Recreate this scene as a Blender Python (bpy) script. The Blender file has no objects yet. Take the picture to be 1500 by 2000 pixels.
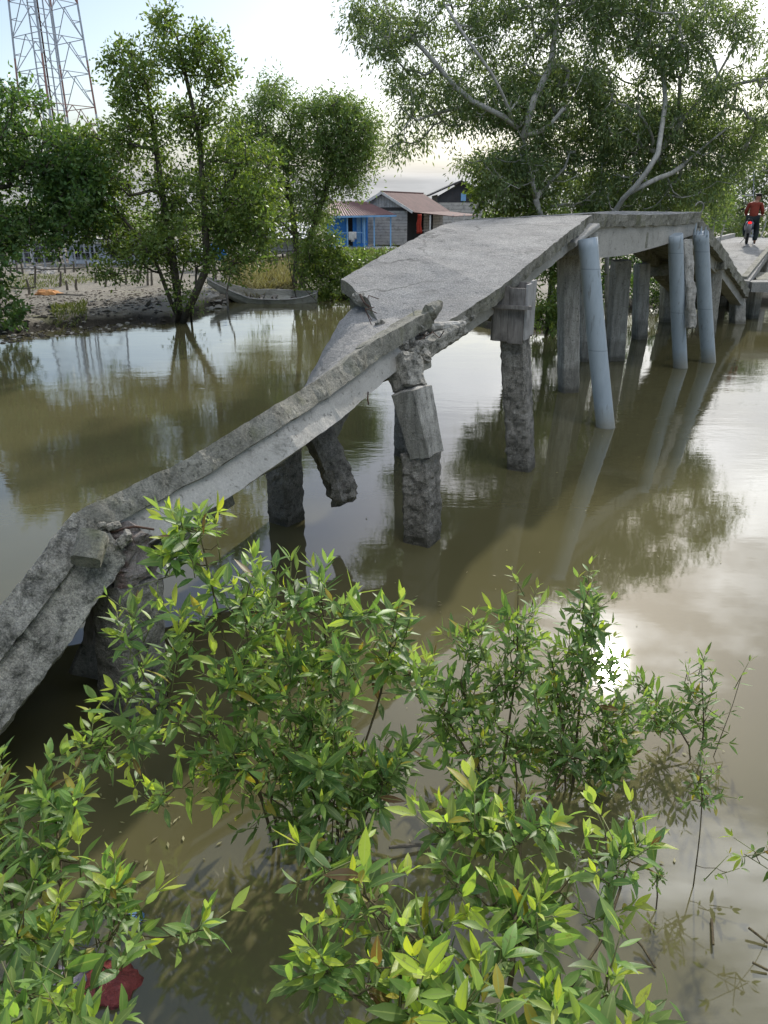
import bpy, math, random
import numpy as np
from mathutils import Vector, Matrix, noise as mnoise
R = math.radians
rng = np.random.default_rng(7)
random.seed(7)
# ------------------------------------------------------------------ camera frame
CH, TH, F = 2.6, math.atan(595/1500.0), 1500.0
cT, sT = math.cos(TH), math.sin(TH)
def ray(px, py):
    a, v = (px-750)/F, (1000-py)/F
    return np.array([a, cT+v*sT, -sT+v*cT])
def W(px, py, Y):
    """a point of the place from a photo position and its measured ground distance"""
    d = ray(px, py); t = Y/d[1]
    return np.array([d[0]*t, Y, CH+d[2]*t])
def G(px, py, z=0.0):
    d = ray(px, py); t = (z-CH)/d[2]
    return np.array([d[0]*t, d[1]*t, z])
col = bpy.context.scene.collection
# ------------------------------------------------------------------ object helpers
def tag(o, label=None, cat=None, group=None, kind=None):
    if label: o['label'] = label
    if cat: o['category'] = cat
    if group: o['group'] = group
    if kind: o['kind'] = kind
    return o
def thing(name, label, cat, loc=(0,0,0), group=None, rz=0.0):
    o = bpy.data.objects.new(name, None); col.objects.link(o)
    o.location = tuple(float(v) for v in loc); o.rotation_euler = (0,0,rz); o.empty_display_size = .2
    return tag(o, label, cat, group)
class MB:
    """collects geometry for one mesh object"""
    def __init__(s): s.v=[]; s.f=[]; s.n=0; s.a={}
    def add(s, V, Fc):
        V = np.asarray(V, float).reshape(-1,3)
        s.v.append(V); k=s.n
        s.f.extend([tuple(i+k for i in f) for f in Fc]); s.n += len(V)
    def box(s, c, size, rot=None):
        x,y,z = [q/2 for q in size]
        V = np.array([(-x,-y,-z),(x,-y,-z),(x,y,-z),(-x,y,-z),(-x,-y,z),(x,-y,z),(x,y,z),(-x,y,z)])
        if rot is not None: V = V @ np.array(rot).T
        s.add(V+np.array(c), [(0,3,2,1),(4,5,6,7),(0,1,5,4),(1,2,6,5),(2,3,7,6),(3,0,4,7)])
    def bar(s, p0, p1, w, h=None):
        h = h or w
        p0=np.array(p0,float); p1=np.array(p1,float); d=p1-p0; L=np.linalg.norm(d); d/=L
        up=np.array([0,0,1.]) if abs(d[2])<.9 else np.array([0,1.,0])
        a=np.cross(d,up); a/=np.linalg.norm(a); b=np.cross(a,d)
        s.box((p0+p1)/2,(w,L,h),np.stack([a,d,b],1))
    def tube(s, pts, rad, n=8, cap=True):
        pts=np.asarray(pts,float); m=len(pts)
        rad = np.full(m,rad) if np.isscalar(rad) else np.asarray(rad)
        T = np.gradient(pts,axis=0); T/= (np.linalg.norm(T,axis=1)[:,None]+1e-9)
        ref=np.array([0,0,1.]) if abs(T[0][2])<.9 else np.array([1.,0,0])
        a=np.cross(T[0],ref); a/=np.linalg.norm(a)
        V=[]; an=np.linspace(0,2*np.pi,n,endpoint=False)
        for i in range(m):
            a=a-T[i]*np.dot(a,T[i]); a/=np.linalg.norm(a)+1e-9; b=np.cross(T[i],a)
            V.append(pts[i]+rad[i]*(np.cos(an)[:,None]*a+np.sin(an)[:,None]*b))
        V=np.concatenate(V); Fc=[]
        for i in range(m-1):
            for j in range(n):
                k=(j+1)%n; Fc.append((i*n+j,i*n+k,(i+1)*n+k,(i+1)*n+j))
        if cap: Fc.append(tuple(range(n-1,-1,-1))); Fc.append(tuple((m-1)*n+j for j in range(n)))
        s.add(V,Fc)
    def build(s, name, mat, parent=None, smooth=False, attrs=None):
        V=np.concatenate(s.v) if s.v else np.zeros((0,3))
        off = np.array(parent_world(parent)) if parent is not None else np.zeros(3)
        rz = parent_rz(parent) if parent is not None else 0
        V = V-off
        if rz:
            c,s_=math.cos(-rz),math.sin(-rz); V = V @ np.array([[c,-s_,0],[s_,c,0],[0,0,1]]).T
        me=bpy.data.meshes.new(name); me.from_pydata(V.tolist(),[],s.f)
        if smooth: me.shade_smooth()
        for k,val in (attrs or {}).items():
            at=me.attributes.new(k,'FLOAT','POINT'); at.data.foreach_set('value',np.asarray(val,np.float32))
        me.materials.append(mat); me.update()
        o=bpy.data.objects.new(name,me); col.objects.link(o)
        if parent is not None: o.parent=parent
        return o
def parent_world(p):
    v=np.zeros(3)
    while p is not None:
        v=v+np.array(p.location); p=p.parent
    return v
def parent_rz(p):
    r=0
    while p is not None: r+=p.rotation_euler[2]; p=p.parent
    return r
def quads_mesh(name, V, Q, mat, parent=None, smooth=False, attrs=None):
    """fast numpy mesh of quads"""
    off = parent_world(parent) if parent is not None else np.zeros(3)
    V=(V-off).astype(np.float32)
    me=bpy.data.meshes.new(name); me.vertices.add(len(V)); me.vertices.foreach_set('co',V.ravel())
    me.loops.add(Q.size); me.loops.foreach_set('vertex_index',Q.astype(np.int32).ravel())
    me.polygons.add(len(Q)); me.polygons.foreach_set('loop_start',np.arange(0,Q.size,4,dtype=np.int32))
    me.polygons.foreach_set('loop_total',np.full(len(Q),4,np.int32))
    me.update(calc_edges=True); me.validate()
    if smooth: me.shade_smooth()
    for k,val in (attrs or {}).items():
        at=me.attributes.new(k,'FLOAT','POINT'); at.data.foreach_set('value',np.asarray(val,np.float32))
    me.materials.append(mat)
    o=bpy.data.objects.new(name,me); col.objects.link(o)
    if parent is not None: o.parent=parent
    return o
def copy_tree(o, parent=None):
    c=o.copy(); col.objects.link(c)
    if parent is not None: c.parent=parent
    for ch in list(o.children): copy_tree(ch,c)
    return c
# ------------------------------------------------------------------ materials
class NT:
    def __init__(s, name):
        s.m=bpy.data.materials.new(name); s.m.use_nodes=True; s.t=s.m.node_tree; s.t.nodes.clear()
    def n(s, typ, **kw):
        nd=s.t.nodes.new(typ)
        for k,v in kw.items():
            if k in nd.inputs: nd.inputs[k].default_value=v
            else: setattr(nd,k,v)
        return nd
    def l(s,a,b): s.t.links.new(a,b)
    def noise(s, co, scale, detail=4, rough=.6, dist=0):
        nd=s.n('ShaderNodeTexNoise'); nd.inputs['Scale'].default_value=scale; nd.inputs['Detail'].default_value=detail
        nd.inputs['Roughness'].default_value=rough; nd.inputs['Distortion'].default_value=dist
        s.l(co,nd.inputs['Vector']); return nd.outputs['Fac']
    def ramp(s, fac, stops):
        nd=s.n('ShaderNodeValToRGB'); e=nd.color_ramp.elements
        while len(e)<len(stops): e.new(.5)
        for i,(p,c) in enumerate(stops):
            e[i].position=p; e[i].color=(*c,1) if len(c)==3 else c
        s.l(fac,nd.inputs[0]); return nd.outputs[0]
    def mix(s, fac, a, b, mode='MIX'):
        nd=s.n('ShaderNodeMix',data_type='RGBA',blend_type=mode)
        for sock,v in ((nd.inputs[0],fac),(nd.inputs[6],a),(nd.inputs[7],b)):
            if isinstance(v,(int,float)): sock.default_value=v
            elif isinstance(v,(tuple,list)): sock.default_value=(*v[:3],1)
            else: s.l(v,sock)
        return nd.outputs[2]
    def math(s, op, a, b=0.0, c=None):
        nd=s.n('ShaderNodeMath',operation=op)
        for i,v in enumerate((a,b,c)):
            if v is None: continue
            if isinstance(v,(int,float)): nd.inputs[i].default_value=v
            else: s.l(v,nd.inputs[i])
        return nd.outputs[0]
    def mapping(s, co, scale=(1,1,1), rot=(0,0,0)):
        nd=s.n('ShaderNodeMapping'); nd.inputs['Scale'].default_value=scale; nd.inputs['Rotation'].default_value=rot
        s.l(co,nd.inputs[0]); return nd.outputs[0]
    def bump(s, h, strength=.5, dist=.01, normal=None):
        nd=s.n('ShaderNodeBump'); nd.inputs['Strength'].default_value=strength; nd.inputs['Distance'].default_value=dist
        s.l(h,nd.inputs['Height'])
        if normal is not None: s.l(normal,nd.inputs['Normal'])
        return nd.outputs[0]
    def out(s, color, rough=.9, bump=None, spec=.3, metal=0, coat=None):
        p=s.n('ShaderNodeBsdfPrincipled'); o=s.n('ShaderNodeOutputMaterial')
        if isinstance(color,(tuple,list)): p.inputs['Base Color'].default_value=(*color[:3],1)
        else: s.l(color,p.inputs['Base Color'])
        if isinstance(rough,(int,float)): p.inputs['Roughness'].default_value=rough
        else: s.l(rough,p.inputs['Roughness'])
        p.inputs['Specular IOR Level'].default_value=spec; p.inputs['Metallic'].default_value=metal
        if bump is not None: s.l(bump,p.inputs['Normal'])
        s.l(p.outputs[0],o.inputs[0]); return s.m
def concrete(name, light, dark, stain=(.05,.05,.045), sc=1.0, bumpd=.012, stain_lo=.5, stain_hi=.72, speck=.35, warm=None, streak=None, cracks=False, tide=False):
    t=NT(name); co=t.n('ShaderNodeTexCoord').outputs['Object']
    big=t.noise(co,1.7*sc,9,.72); c=t.ramp(big,[(.3,dark),(.68,light)])
    if streak:
        sm=t.noise(t.mapping(co,streak[0],streak[1]),3,5,.7)
        c=t.mix(t.ramp(sm,[(.42,(0,0,0)),(.7,(1,1,1))]),c,tuple(v*.62 for v in dark))
    if cracks:
        wv=t.n('ShaderNodeVectorMath',operation='ADD'); t.l(co,wv.inputs[0]); nn=t.n('ShaderNodeTexNoise'); nn.inputs['Scale'].default_value=2.2; nn.inputs['Detail'].default_value=6; t.l(co,nn.inputs['Vector']); sv=t.n('ShaderNodeVectorMath',operation='SCALE'); sv.inputs['Scale'].default_value=.5; t.l(nn.outputs['Color'],sv.inputs[0]); t.l(sv.outputs[0],wv.inputs[1])
        ve=t.n('ShaderNodeTexVoronoi',feature='DISTANCE_TO_EDGE'); ve.inputs['Scale'].default_value=.75; t.l(wv.outputs[0],ve.inputs['Vector'])
        ck=t.math('MULTIPLY',t.ramp(ve.outputs['Distance'],[(.004,(1,1,1)),(.013,(0,0,0))]),t.ramp(t.noise(co,.8,2),[(.46,(0,0,0)),(.54,(1,1,1))])); c=t.mix(t.math('MULTIPLY',ck,.5),c,(.04,.04,.035))
    st=t.noise(co,3.1*sc,10,.78,.4); c=t.mix(t.ramp(st,[(stain_lo,(0,0,0)),(stain_hi,(1,1,1))]),c,stain)
    if warm: c=t.mix(t.ramp(t.noise(co,2.3*sc,3),[(.52,(0,0,0)),(.7,(.8,.8,.8))]),c,warm)
    fine=t.noise(co,62+18*sc,6,.8); c=t.mix(speck,c,t.mix(1.0,c,t.ramp(fine,[(.36,(.25,.25,.25)),(.5,(1,1,1)),(.64,(1.95,1.9,1.82))]),'MULTIPLY'))
    vo=t.n('ShaderNodeTexVoronoi'); vo.inputs['Scale'].default_value=34+12*sc; t.l(co,vo.inputs['Vector'])
    h=t.math('ADD',t.math('MULTIPLY',fine,.55),t.math('MULTIPLY',t.noise(co,11+5*sc,8,.75),1.3)); pit=t.ramp(t.noise(co,26,3,.6),[(.30,(0,0,0)),(.40,(1,1,1))]); h=t.math('ADD',h,t.math('MULTIPLY',pit,.35)); c=t.mix(t.math('MULTIPLY',t.math('SUBTRACT',1.0,pit),.6),c,tuple(v*.8 for v in stain)); h=t.math('ADD',h,t.math('MULTIPLY',vo.outputs['Distance'],.3))
    if tide:
        x3=t.n('ShaderNodeSeparateXYZ'); t.l(co,x3.inputs[0]); zz=t.math('ADD',x3.outputs[2],t.math('MULTIPLY',t.noise(co,5,5,.7),.16)); wet=t.ramp(zz,[(.13,(1,1,1)),(.19,(.55,.55,.55)),(.42,(.45,.45,.45)),(.5,(0,0,0))]); c=t.mix(t.math('MULTIPLY',wet,.75),c,(.055,.052,.036))
    return t.out(c,.93,t.bump(h,.85,bumpd),.22)
def simple(name, c1, c2=None, sc=6, rough=.7, bd=.004, spec=.4, metal=0, mp=(1,1,1)):
    t=NT(name); co=t.mapping(t.n('ShaderNodeTexCoord').outputs['Object'],mp); n=t.noise(co,sc,5,.65)
    c2=c2 or tuple(v*.6 for v in c1)
    return t.out(t.ramp(n,[(.32,c2),(.66,c1)]),rough,t.bump(n,.5,bd),spec,metal)
def leafmat(name, old, mid, young, trans=.35, rough=.42, under=None, rib=False, spec=.4, rv=.35):
    t=NT(name)
    age=t.n('ShaderNodeAttribute',attribute_name='age').outputs['Fac']; rnd=t.n('ShaderNodeAttribute',attribute_name='rnd').outputs['Fac']
    c=t.ramp(age,[(0,old),(.5,mid),(1,young)])
    v=t.math('ADD',1-rv/2,t.math('MULTIPLY',rnd,rv)); hs=t.n('ShaderNodeHueSaturation'); t.l(c,hs.inputs['Color']); t.l(v,hs.inputs['Value'])
    t.l(t.math('ADD',.485,t.math('MULTIPLY',rnd,.03)),hs.inputs['Hue']); c=hs.outputs[0]
    if rib:
        c=t.mix(t.ramp(rnd,[(.955,(0,0,0)),(.965,(1,1,1))]),c,(.42,.36,.05)); c=t.mix(t.ramp(rnd,[(.985,(0,0,0)),(.99,(1,1,1))]),c,(.16,.09,.035))
    nrm=None
    if rib:
        ac=t.n('ShaderNodeAttribute',attribute_name='across').outputs['Fac']; al=t.n('ShaderNodeAttribute',attribute_name='along').outputs['Fac']
        ribm=t.ramp(ac,[(.05,(1,1,1)),(.13,(0,0,0))]); c=t.mix(t.math('MULTIPLY',ribm,.75),c,(.33,.42,.14))
        w=t.math('SINE',t.math('MULTIPLY',t.math('SUBTRACT',al,t.math('MULTIPLY',ac,.12)),75)); nrm=t.bump(w,.07,.001)
        co=t.n('ShaderNodeTexCoord').outputs['Object']; blot=t.ramp(t.noise(co,38,4,.7),[(.60,(0,0,0)),(.68,(1,1,1))]); c=t.mix(t.math('MULTIPLY',blot,.55),c,(.16,.13,.05))
    if under:
        g=t.n('ShaderNodeNewGeometry').outputs['Backfacing']; c=t.mix(t.math('MULTIPLY',g,.55),c,under)
    p=t.n('ShaderNodeBsdfPrincipled'); t.l(c,p.inputs['Base Color']); p.inputs['Roughness'].default_value=rough; p.inputs['Specular IOR Level'].default_value=spec
    tr=t.n('ShaderNodeBsdfTranslucent'); t.l(t.mix(1.0,c,(1.35,1.35,.6),'MULTIPLY'),tr.inputs['Color'])
    if nrm: t.l(nrm,p.inputs['Normal'])
    mx=t.n('ShaderNodeMixShader'); mx.inputs[0].default_value=trans; t.l(p.outputs[0],mx.inputs[1]); t.l(tr.outputs[0],mx.inputs[2])
    o=t.n('ShaderNodeOutputMaterial'); t.l(mx.outputs[0],o.inputs[0]); return t.m
M={}
M['deck']=concrete('deck_concrete',(.34,.335,.32),(.225,.22,.21),(.12,.12,.11),1.0,.012,.55,.78,.6,cracks=True)
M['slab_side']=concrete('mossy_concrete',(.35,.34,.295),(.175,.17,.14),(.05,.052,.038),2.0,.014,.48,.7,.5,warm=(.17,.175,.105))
M['beam']=concrete('beam_concrete',(.48,.465,.43),(.32,.31,.28),(.12,.12,.10),1.4,.006,.56,.74,.2)
M['pile']=concrete('pile_concrete',(.50,.485,.445),(.31,.30,.27),(.10,.10,.085),1.6,.010,.55,.78,.35,tide=True,streak=((6,6,.6),(0,0,0)))
M['pile_rough']=concrete('barnacled_concrete',(.42,.40,.365),(.19,.18,.16),(.065,.065,.055),3.2,.024,.48,.66,.6,tide=True)
M['pile_pink']=concrete('crushed_concrete',(.36,.33,.31),(.2,.17,.155),(.08,.06,.055),4,.03,.5,.7,.5,warm=(.24,.13,.11))
M['broken']=concrete('broken_concrete',(.60,.575,.51),(.33,.315,.275),(.10,.10,.085),3.5,.03,.46,.62,.6)
M['pipe']=None
def pipemat():
    t=NT('pipe_plastic'); co=t.n('ShaderNodeTexCoord').outputs['Object']
    c=t.ramp(t.noise(t.mapping(co,(3,3,.7)),2,5,.7),[(.3,(.28,.33,.37)),(.65,(.37,.43,.475))])
    st=t.ramp(t.noise(t.mapping(co,(8,8,1.2)),2.2,5,.7),[(.58,(0,0,0)),(.72,(1,1,1))]); c=t.mix(t.math('MULTIPLY',st,.75),c,(.12,.115,.09))
    xyz=t.n('ShaderNodeSeparateXYZ'); t.l(co,xyz.inputs[0])
    lowz=t.math('ADD',xyz.outputs[2],t.math('MULTIPLY',t.noise(co,7,4),.22))
    low=t.ramp(lowz,[(.16,(1,1,1)),(.42,(0,0,0))]); c=t.mix(t.math('MULTIPLY',low,.75),c,(.24,.225,.17)); jt=t.ramp(t.math('FRACT',t.math('MULTIPLY',xyz.outputs[2],1.05)),[(.0,(1,1,1)),(.018,(0,0,0))]); c=t.mix(t.math('MULTIPLY',jt,.5),c,(.08,.08,.08)); sc_=t.ramp(t.noise(t.mapping(co,(2,2,9)),6,6,.75),[(.64,(0,0,0)),(.70,(1,1,1))]); c=t.mix(t.math('MULTIPLY',sc_,.5),c,(.42,.45,.46))
    return t.out(c,.42,t.bump(t.noise(co,20,4),.25,.003),.45)
M['pipe']=pipemat()
def woodmat(name,a,b,sc=(1,1,1)):
    t=NT(name); co=t.n('ShaderNodeTexCoord').outputs['Object']; m=t.mapping(co,sc)
    n=t.noise(m,9,6,.7,.6); c=t.ramp(n,[(.3,b),(.68,a)]); c=t.mix(t.ramp(t.noise(co,4,4),[(.5,(0,0,0)),(.7,(.7,.7,.7))]),c,tuple(v*.5 for v in b))
    return t.out(c,.85,t.bump(n,.7,.006),.25)
M['wood']=woodmat('weathered_wood',(.30,.28,.26),(.13,.12,.11),(5,5,.5))
M['wood_light']=woodmat('pale_wood',(.46,.45,.44),(.25,.24,.23),(5,5,.5))
M['bark_grey']=woodmat('grey_bark',(.50,.49,.455),(.27,.265,.245),(2,2,.6))
M['bark_dark']=woodmat('dark_bark',(.13,.115,.09),(.05,.045,.035),(2,2,.6))
M['stake']=woodmat('stake_wood',(.16,.145,.12),(.07,.062,.05),(4,4,.5))
M['rust']=simple('rusty_steel',(.10,.05,.03),(.03,.02,.016),30,.8)
M['dark_steel']=simple('dark_wire',(.03,.03,.03),None,30,.5)
M['stem']=woodmat('sapling_stem',(.13,.11,.05),(.06,.04,.03),(6,6,2))
M['leaf_fg']=leafmat('sapling_leaf',(.11,.20,.06),(.235,.37,.095),(.50,.60,.08),.5,.46,(.25,.36,.17),True,.55,rv=.5)
M['leaf_mangrove']=leafmat('mangrove_leaf',(.085,.145,.042),(.15,.22,.062),(.25,.31,.08),.48,.45)
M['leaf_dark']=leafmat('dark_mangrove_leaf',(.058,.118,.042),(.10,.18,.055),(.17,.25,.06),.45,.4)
M['leaf_fine']=leafmat('olive_leaf',(.09,.15,.05),(.15,.225,.075),(.23,.30,.095),.46,.5)
M['leaf_grey']=leafmat('grey_green_leaf',(.10,.155,.075),(.18,.245,.12),(.27,.33,.15),.5,.48)
M['leaf_pale']=leafmat('pale_scrub_leaf',(.10,.15,.06),(.16,.22,.09),(.24,.3,.13),.3,.6)
# ------------------------------------------------------------------ rough concrete solids
def nz(p, sc, seed=0.0):
    return mnoise.noise(Vector((p[0]*sc+seed, p[1]*sc-seed, p[2]*sc+seed*.7)))
def fnz(p, sc, seed=0.0):
    return nz(p,sc,seed)+.5*nz(p,sc*2.1,seed+3)+.25*nz(p,sc*4.3,seed+9)
def resample(pts, n):
    pts=np.asarray(pts,float); d=np.r_[0,np.cumsum(np.linalg.norm(np.diff(pts,axis=0),axis=1))]; d/=d[-1]
    u=np.linspace(0,1,n+1); return np.stack([np.interp(u,d,pts[:,k]) for k in range(3)],1)
def slab(mb, stations, thick, nu, nv, amp=.006, edge=.015, seed=0.0, sag=0):
    """a deck slab lofted through cross lines (each a polyline far side -> near side), with real thickness and chipped edges"""
    S=[resample(s,nv) for s in stations]
    L=[0]
    for a,b in zip(S[:-1],S[1:]): L.append(L[-1]+np.linalg.norm(a.mean(0)-b.mean(0)))
    L=np.array(L)/L[-1]; u=np.linspace(0,1,nu+1); u=np.unique(np.r_[u,L]); nu=len(u)-1
    grid=np.array([[[np.interp(x,L,[s[j][k] for s in S]) for k in range(3)] for j in range(nv+1)] for x in u])
    dx=np.gradient(grid,axis=0); dy=np.gradient(grid,axis=1); N=np.cross(dx,dy); N/=np.linalg.norm(N,axis=2)[:,:,None]
    N*=np.sign(N[:,:,2:3]+1e-9)
    top=grid.copy(); bot=grid-N*thick
    for i in range(nu+1):
        for j in range(nv+1):
            p=grid[i,j]; top[i,j]+=N[i,j]*fnz(p,5,seed)*amp; bot[i,j]+=N[i,j]*fnz(p,4,seed+20)*amp*3
            if j in(0,nv) or i in (0,nu):
                e=fnz(p,7,seed+40)*edge; jj=(1 if j==0 else -1) if j in (0,nv) else 0; ii=(1 if i==0 else -1) if i in(0,nu) else 0
                dj=grid[i,min(nv,j+1)]-grid[i,max(0,j-1)]; dj/=np.linalg.norm(dj); di=grid[min(nu,i+1),j]-grid[max(0,i-1),j]; di/=np.linalg.norm(di)
                top[i,j]+=(dj*jj+di*ii)*abs(e); bot[i,j]+=(dj*jj+di*ii)*abs(fnz(p,6,seed+60)*edge*1.6)
    # mid ring for the sides
    n=(nu+1)*(nv+1); idx=lambda i,j:i*(nv+1)+j
    V=np.concatenate([top.reshape(-1,3),bot.reshape(-1,3)]); Fc=[]
    for i in range(nu):
        for j in range(nv):
            Fc.append((idx(i,j),idx(i,j+1),idx(i+1,j+1),idx(i+1,j))); Fc.append((n+idx(i,j),n+idx(i+1,j),n+idx(i+1,j+1),n+idx(i,j+1)))
    ring=[(i,0) for i in range(nu)]+[(nu,j) for j in range(nv)]+[(i,nv) for i in range(nu,0,-1)]+[(0,j) for j in range(nv,0,-1)]
    mid=[]; 
    for (i,j) in ring:
        p=(top[i,j]+bot[i,j])/2; c=grid[min(max(i,1),nu-1),min(max(j,1),nv-1)]; o=p-c; o/=np.linalg.norm(o)+1e-9
        mid.append(p+o*(fnz(p,9,seed+80)*edge*.8))
    m=len(ring); V=np.concatenate([V,np.array(mid)]); b=2*n
    for k in range(m):
        k2=(k+1)%m; a0,a1=idx(*ring[k]),idx(*ring[k2])
        Fc.append((a0,a1,b+k2,b+k)[::-1] if False else (a0,b+k,b+k2,a1)); Fc.append((b+k,n+a0,n+a1,b+k2))
    mb.add(V,Fc)
def prism(mb, pts, w, d, rot=0.0, seg=14, m=5, amp=.01, seed=0.0, cut=.03, axis_up=None, sc=8, taper=None, capamp=0):
    """rough square post along a polyline"""
    P=resample(pts,seg); T=np.gradient(P,axis=0); T/=np.linalg.norm(T,axis=1)[:,None]
    prof=[]; c=cut; hw,hd=w/2,d/2
    corners=[(-hw+c,-hd),(hw-c,-hd),(hw,-hd+c),(hw,hd-c),(hw-c,hd),(-hw+c,hd),(-hw,hd-c),(-hw,-hd+c)]
    for k in range(8):
        a,b=np.array(corners[k]),np.array(corners[(k+1)%8]); q=m if k%2==0 else 1
        for s in range(q): prof.append(a+(b-a)*s/q)
    prof=np.array(prof); n=len(prof)
    ca,sa=math.cos(rot),math.sin(rot)
    ref=np.array([ca,sa,0.]) if abs(T[0][2])>.35 else np.array([0,0,1.])
    V=[]
    for i in range(seg+1):
        a=ref-T[i]*np.dot(ref,T[i]); a/=np.linalg.norm(a); b=np.cross(T[i],a)
        k=1.0 if taper is None else np.interp(i/seg,[0,1],taper)
        am = amp if np.isscalar(amp) else np.interp(i/seg,np.linspace(0,1,len(amp)),amp)
        for q in prof:
            p=P[i]+k*(q[0]*a+q[1]*b); o=(p-P[i])/np.linalg.norm(p-P[i])
            V.append(p+o*fnz(p,sc,seed)*am)
    V=np.array(V); 
    if capamp:
        for r,sg in ((0,-1),(seg,1)):
            for k in range(n): V[r*n+k]+=T[r]*sg*fnz(V[r*n+k],9,seed+5)*capamp
    Fc=[]
    for i in range(seg):
        for j in range(n):
            k=(j+1)%n; Fc.append((i*n+j,i*n+k,(i+1)*n+k,(i+1)*n+j))
    # caps as fans through rings
    for r,rev in ((0,True),(seg,False)):
        c0=len(V); cen=P[r]+T[r]*(1 if r else -1)*capamp*.6; inner=[]
        ringv=V[r*n:(r+1)*n]; half=(ringv+cen)/2
        half=np.array([h+T[r]*(1 if r else -1)*fnz(h,11,seed+7)*capamp for h in half])
        V=np.concatenate([V,half,[cen]])
        for j in range(n):
            k=(j+1)%n; q=(r*n+j,r*n+k,c0+k,c0+j); t3=(c0+j,c0+k,c0+n)
            Fc.append(q[::-1] if rev else q); Fc.append(t3[::-1] if rev else t3)
    mb.add(V,Fc)
def edgebeam(mb, line, across, a0, a1, u0, u1, nu=60, amp=.012, seed=0, na=3, nh=4):
    """beam following a deck edge; line = edge polyline, across = outward direction at each line point"""
    L=np.r_[0,np.cumsum(np.linalg.norm(np.diff(line,axis=0),axis=1))]; L/=L[-1]; u=np.unique(np.r_[np.linspace(0,1,nu+1),L])
    P=np.stack([np.interp(u,L,line[:,k]) for k in range(3)],1); A=np.stack([np.interp(u,L,across[:,k]) for k in range(3)],1)
    T=np.gradient(P,axis=0); T/=np.linalg.norm(T,axis=1)[:,None]; A-=T*(A*T).sum(1)[:,None]; A/=np.linalg.norm(A,axis=1)[:,None]
    U=np.cross(A,T); U*=np.sign(U[:,2:3])
    q=[(a0+(a1-a0)*i/na,u0) for i in range(na)]+[(a1,u0+(u1-u0)*i/nh) for i in range(nh)]+[(a1+(a0-a1)*i/na,u1) for i in range(na)]+[(a0,u1+(u0-u1)*i/nh) for i in range(nh)]
    n=len(q); V=[]
    cen=((a0+a1)/2,(u0+u1)/2)
    for i in range(len(u)):
        for x,y in q:
            p=P[i]+A[i]*x+U[i]*y; o=A[i]*(x-cen[0])+U[i]*(y-cen[1]); o/=np.linalg.norm(o)
            V.append(p+o*(fnz(p,7,seed)*amp*(1 if amp<.0155 else .55)+(fnz(p,19,seed+2)*amp*.5 if amp>.0155 else 0)))
    Fc=[]
    for i in range(len(u)-1):
        for j in range(n):
            k=(j+1)%n; Fc.append((i*n+j,i*n+k,(i+1)*n+k,(i+1)*n+j))
    Fc.append(tuple(range(n-1,-1,-1))); Fc.append(tuple((len(u)-1)*n+j for j in range(n)))
    mb.add(V,Fc)
# ------------------------------------------------------------------ the collapsed bridge
BR=thing('collapsed_bridge','grey concrete footbridge broken and sagging over the brown river, its slabs humped and tilted','bridge',(1.0,8.0,0))
# main ramp slab
S0=[W(665,545,8.0),W(684,556,7.85),W(697,573,7.72),W(716,580,7.6),W(724,594,7.5),W(729,614,7.35),W(741,634,7.2),W(760,640,7.1),W(800,648,6.9),W(835,655,6.65)]
S1=[W(780,480,9.0),W(972,566,7.45)]
S2=[W(858,441,9.9),W(1052,501,8.35)]
S25=[W(885,434,10.7),W(1110,454,9.35)]
S3=[W(908,430,11.2),W(1157,419,10.35)]
mb=MB(); slab(mb,[S0,S1,S2,S25,S3],.13,70,22,.008,.03,1.0)
ramp=mb.build('ramp_slab',M['deck'],BR)
ramp.data.materials.append(M['slab_side'])
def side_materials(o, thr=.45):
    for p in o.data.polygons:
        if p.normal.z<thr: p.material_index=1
for p in ramp.data.polygons:
    pass
side_materials(ramp)
# peak slab
pkF0=W(912,429,11.25); pkN0=W(1161,417,10.4); pkN1=W(1372,414,13.95); pkF1=np.array([4.15,14.9,2.54])
mid1N=W(1230,419,11.45); mid1F=(pkF0*2+pkF1)/3+np.array([0,0,.0]); mid2N=W(1310,419,12.9); mid2F=(pkF0+pkF1*2)/3
mb=MB(); slab(mb,[[pkF0,pkN0],[mid1F,mid1N],[mid2F,mid2N],[pkF1,pkN1]],.16,36,12,.008,.035,2.0)
o=mb.build('crest_slab',M['deck'],BR); o.data.materials.append(M['slab_side']); side_materials(o)
# descending spans (two slabs, the lower one slipped outward)
dN0=W(1374,428,14.0); dN1=W(1424,497,16.6); dF0=np.array([4.2,15.0,2.42]); dF1=dN1+np.array([-1.3,.95,0.02])
mb=MB(); slab(mb,[[dF0,dN0],[dF1,dN1]],.2,26,8,.01,.04,3.0)
o=mb.build('descending_slab',M['slab_side'],BR)
eN0=W(1417,486,16.3); eN1=W(1466,566,19.0); eF0=eN0+np.array([-1.4,1.0,0]); eF1=eN1+np.array([-1.4,1.0,0])
mb=MB(); slab(mb,[[eF0,eN0],[eF1,eN1]],.2,26,8,.01,.05,4.0)
o=mb.build('descending_slab',M['slab_side'],BR)
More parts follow.
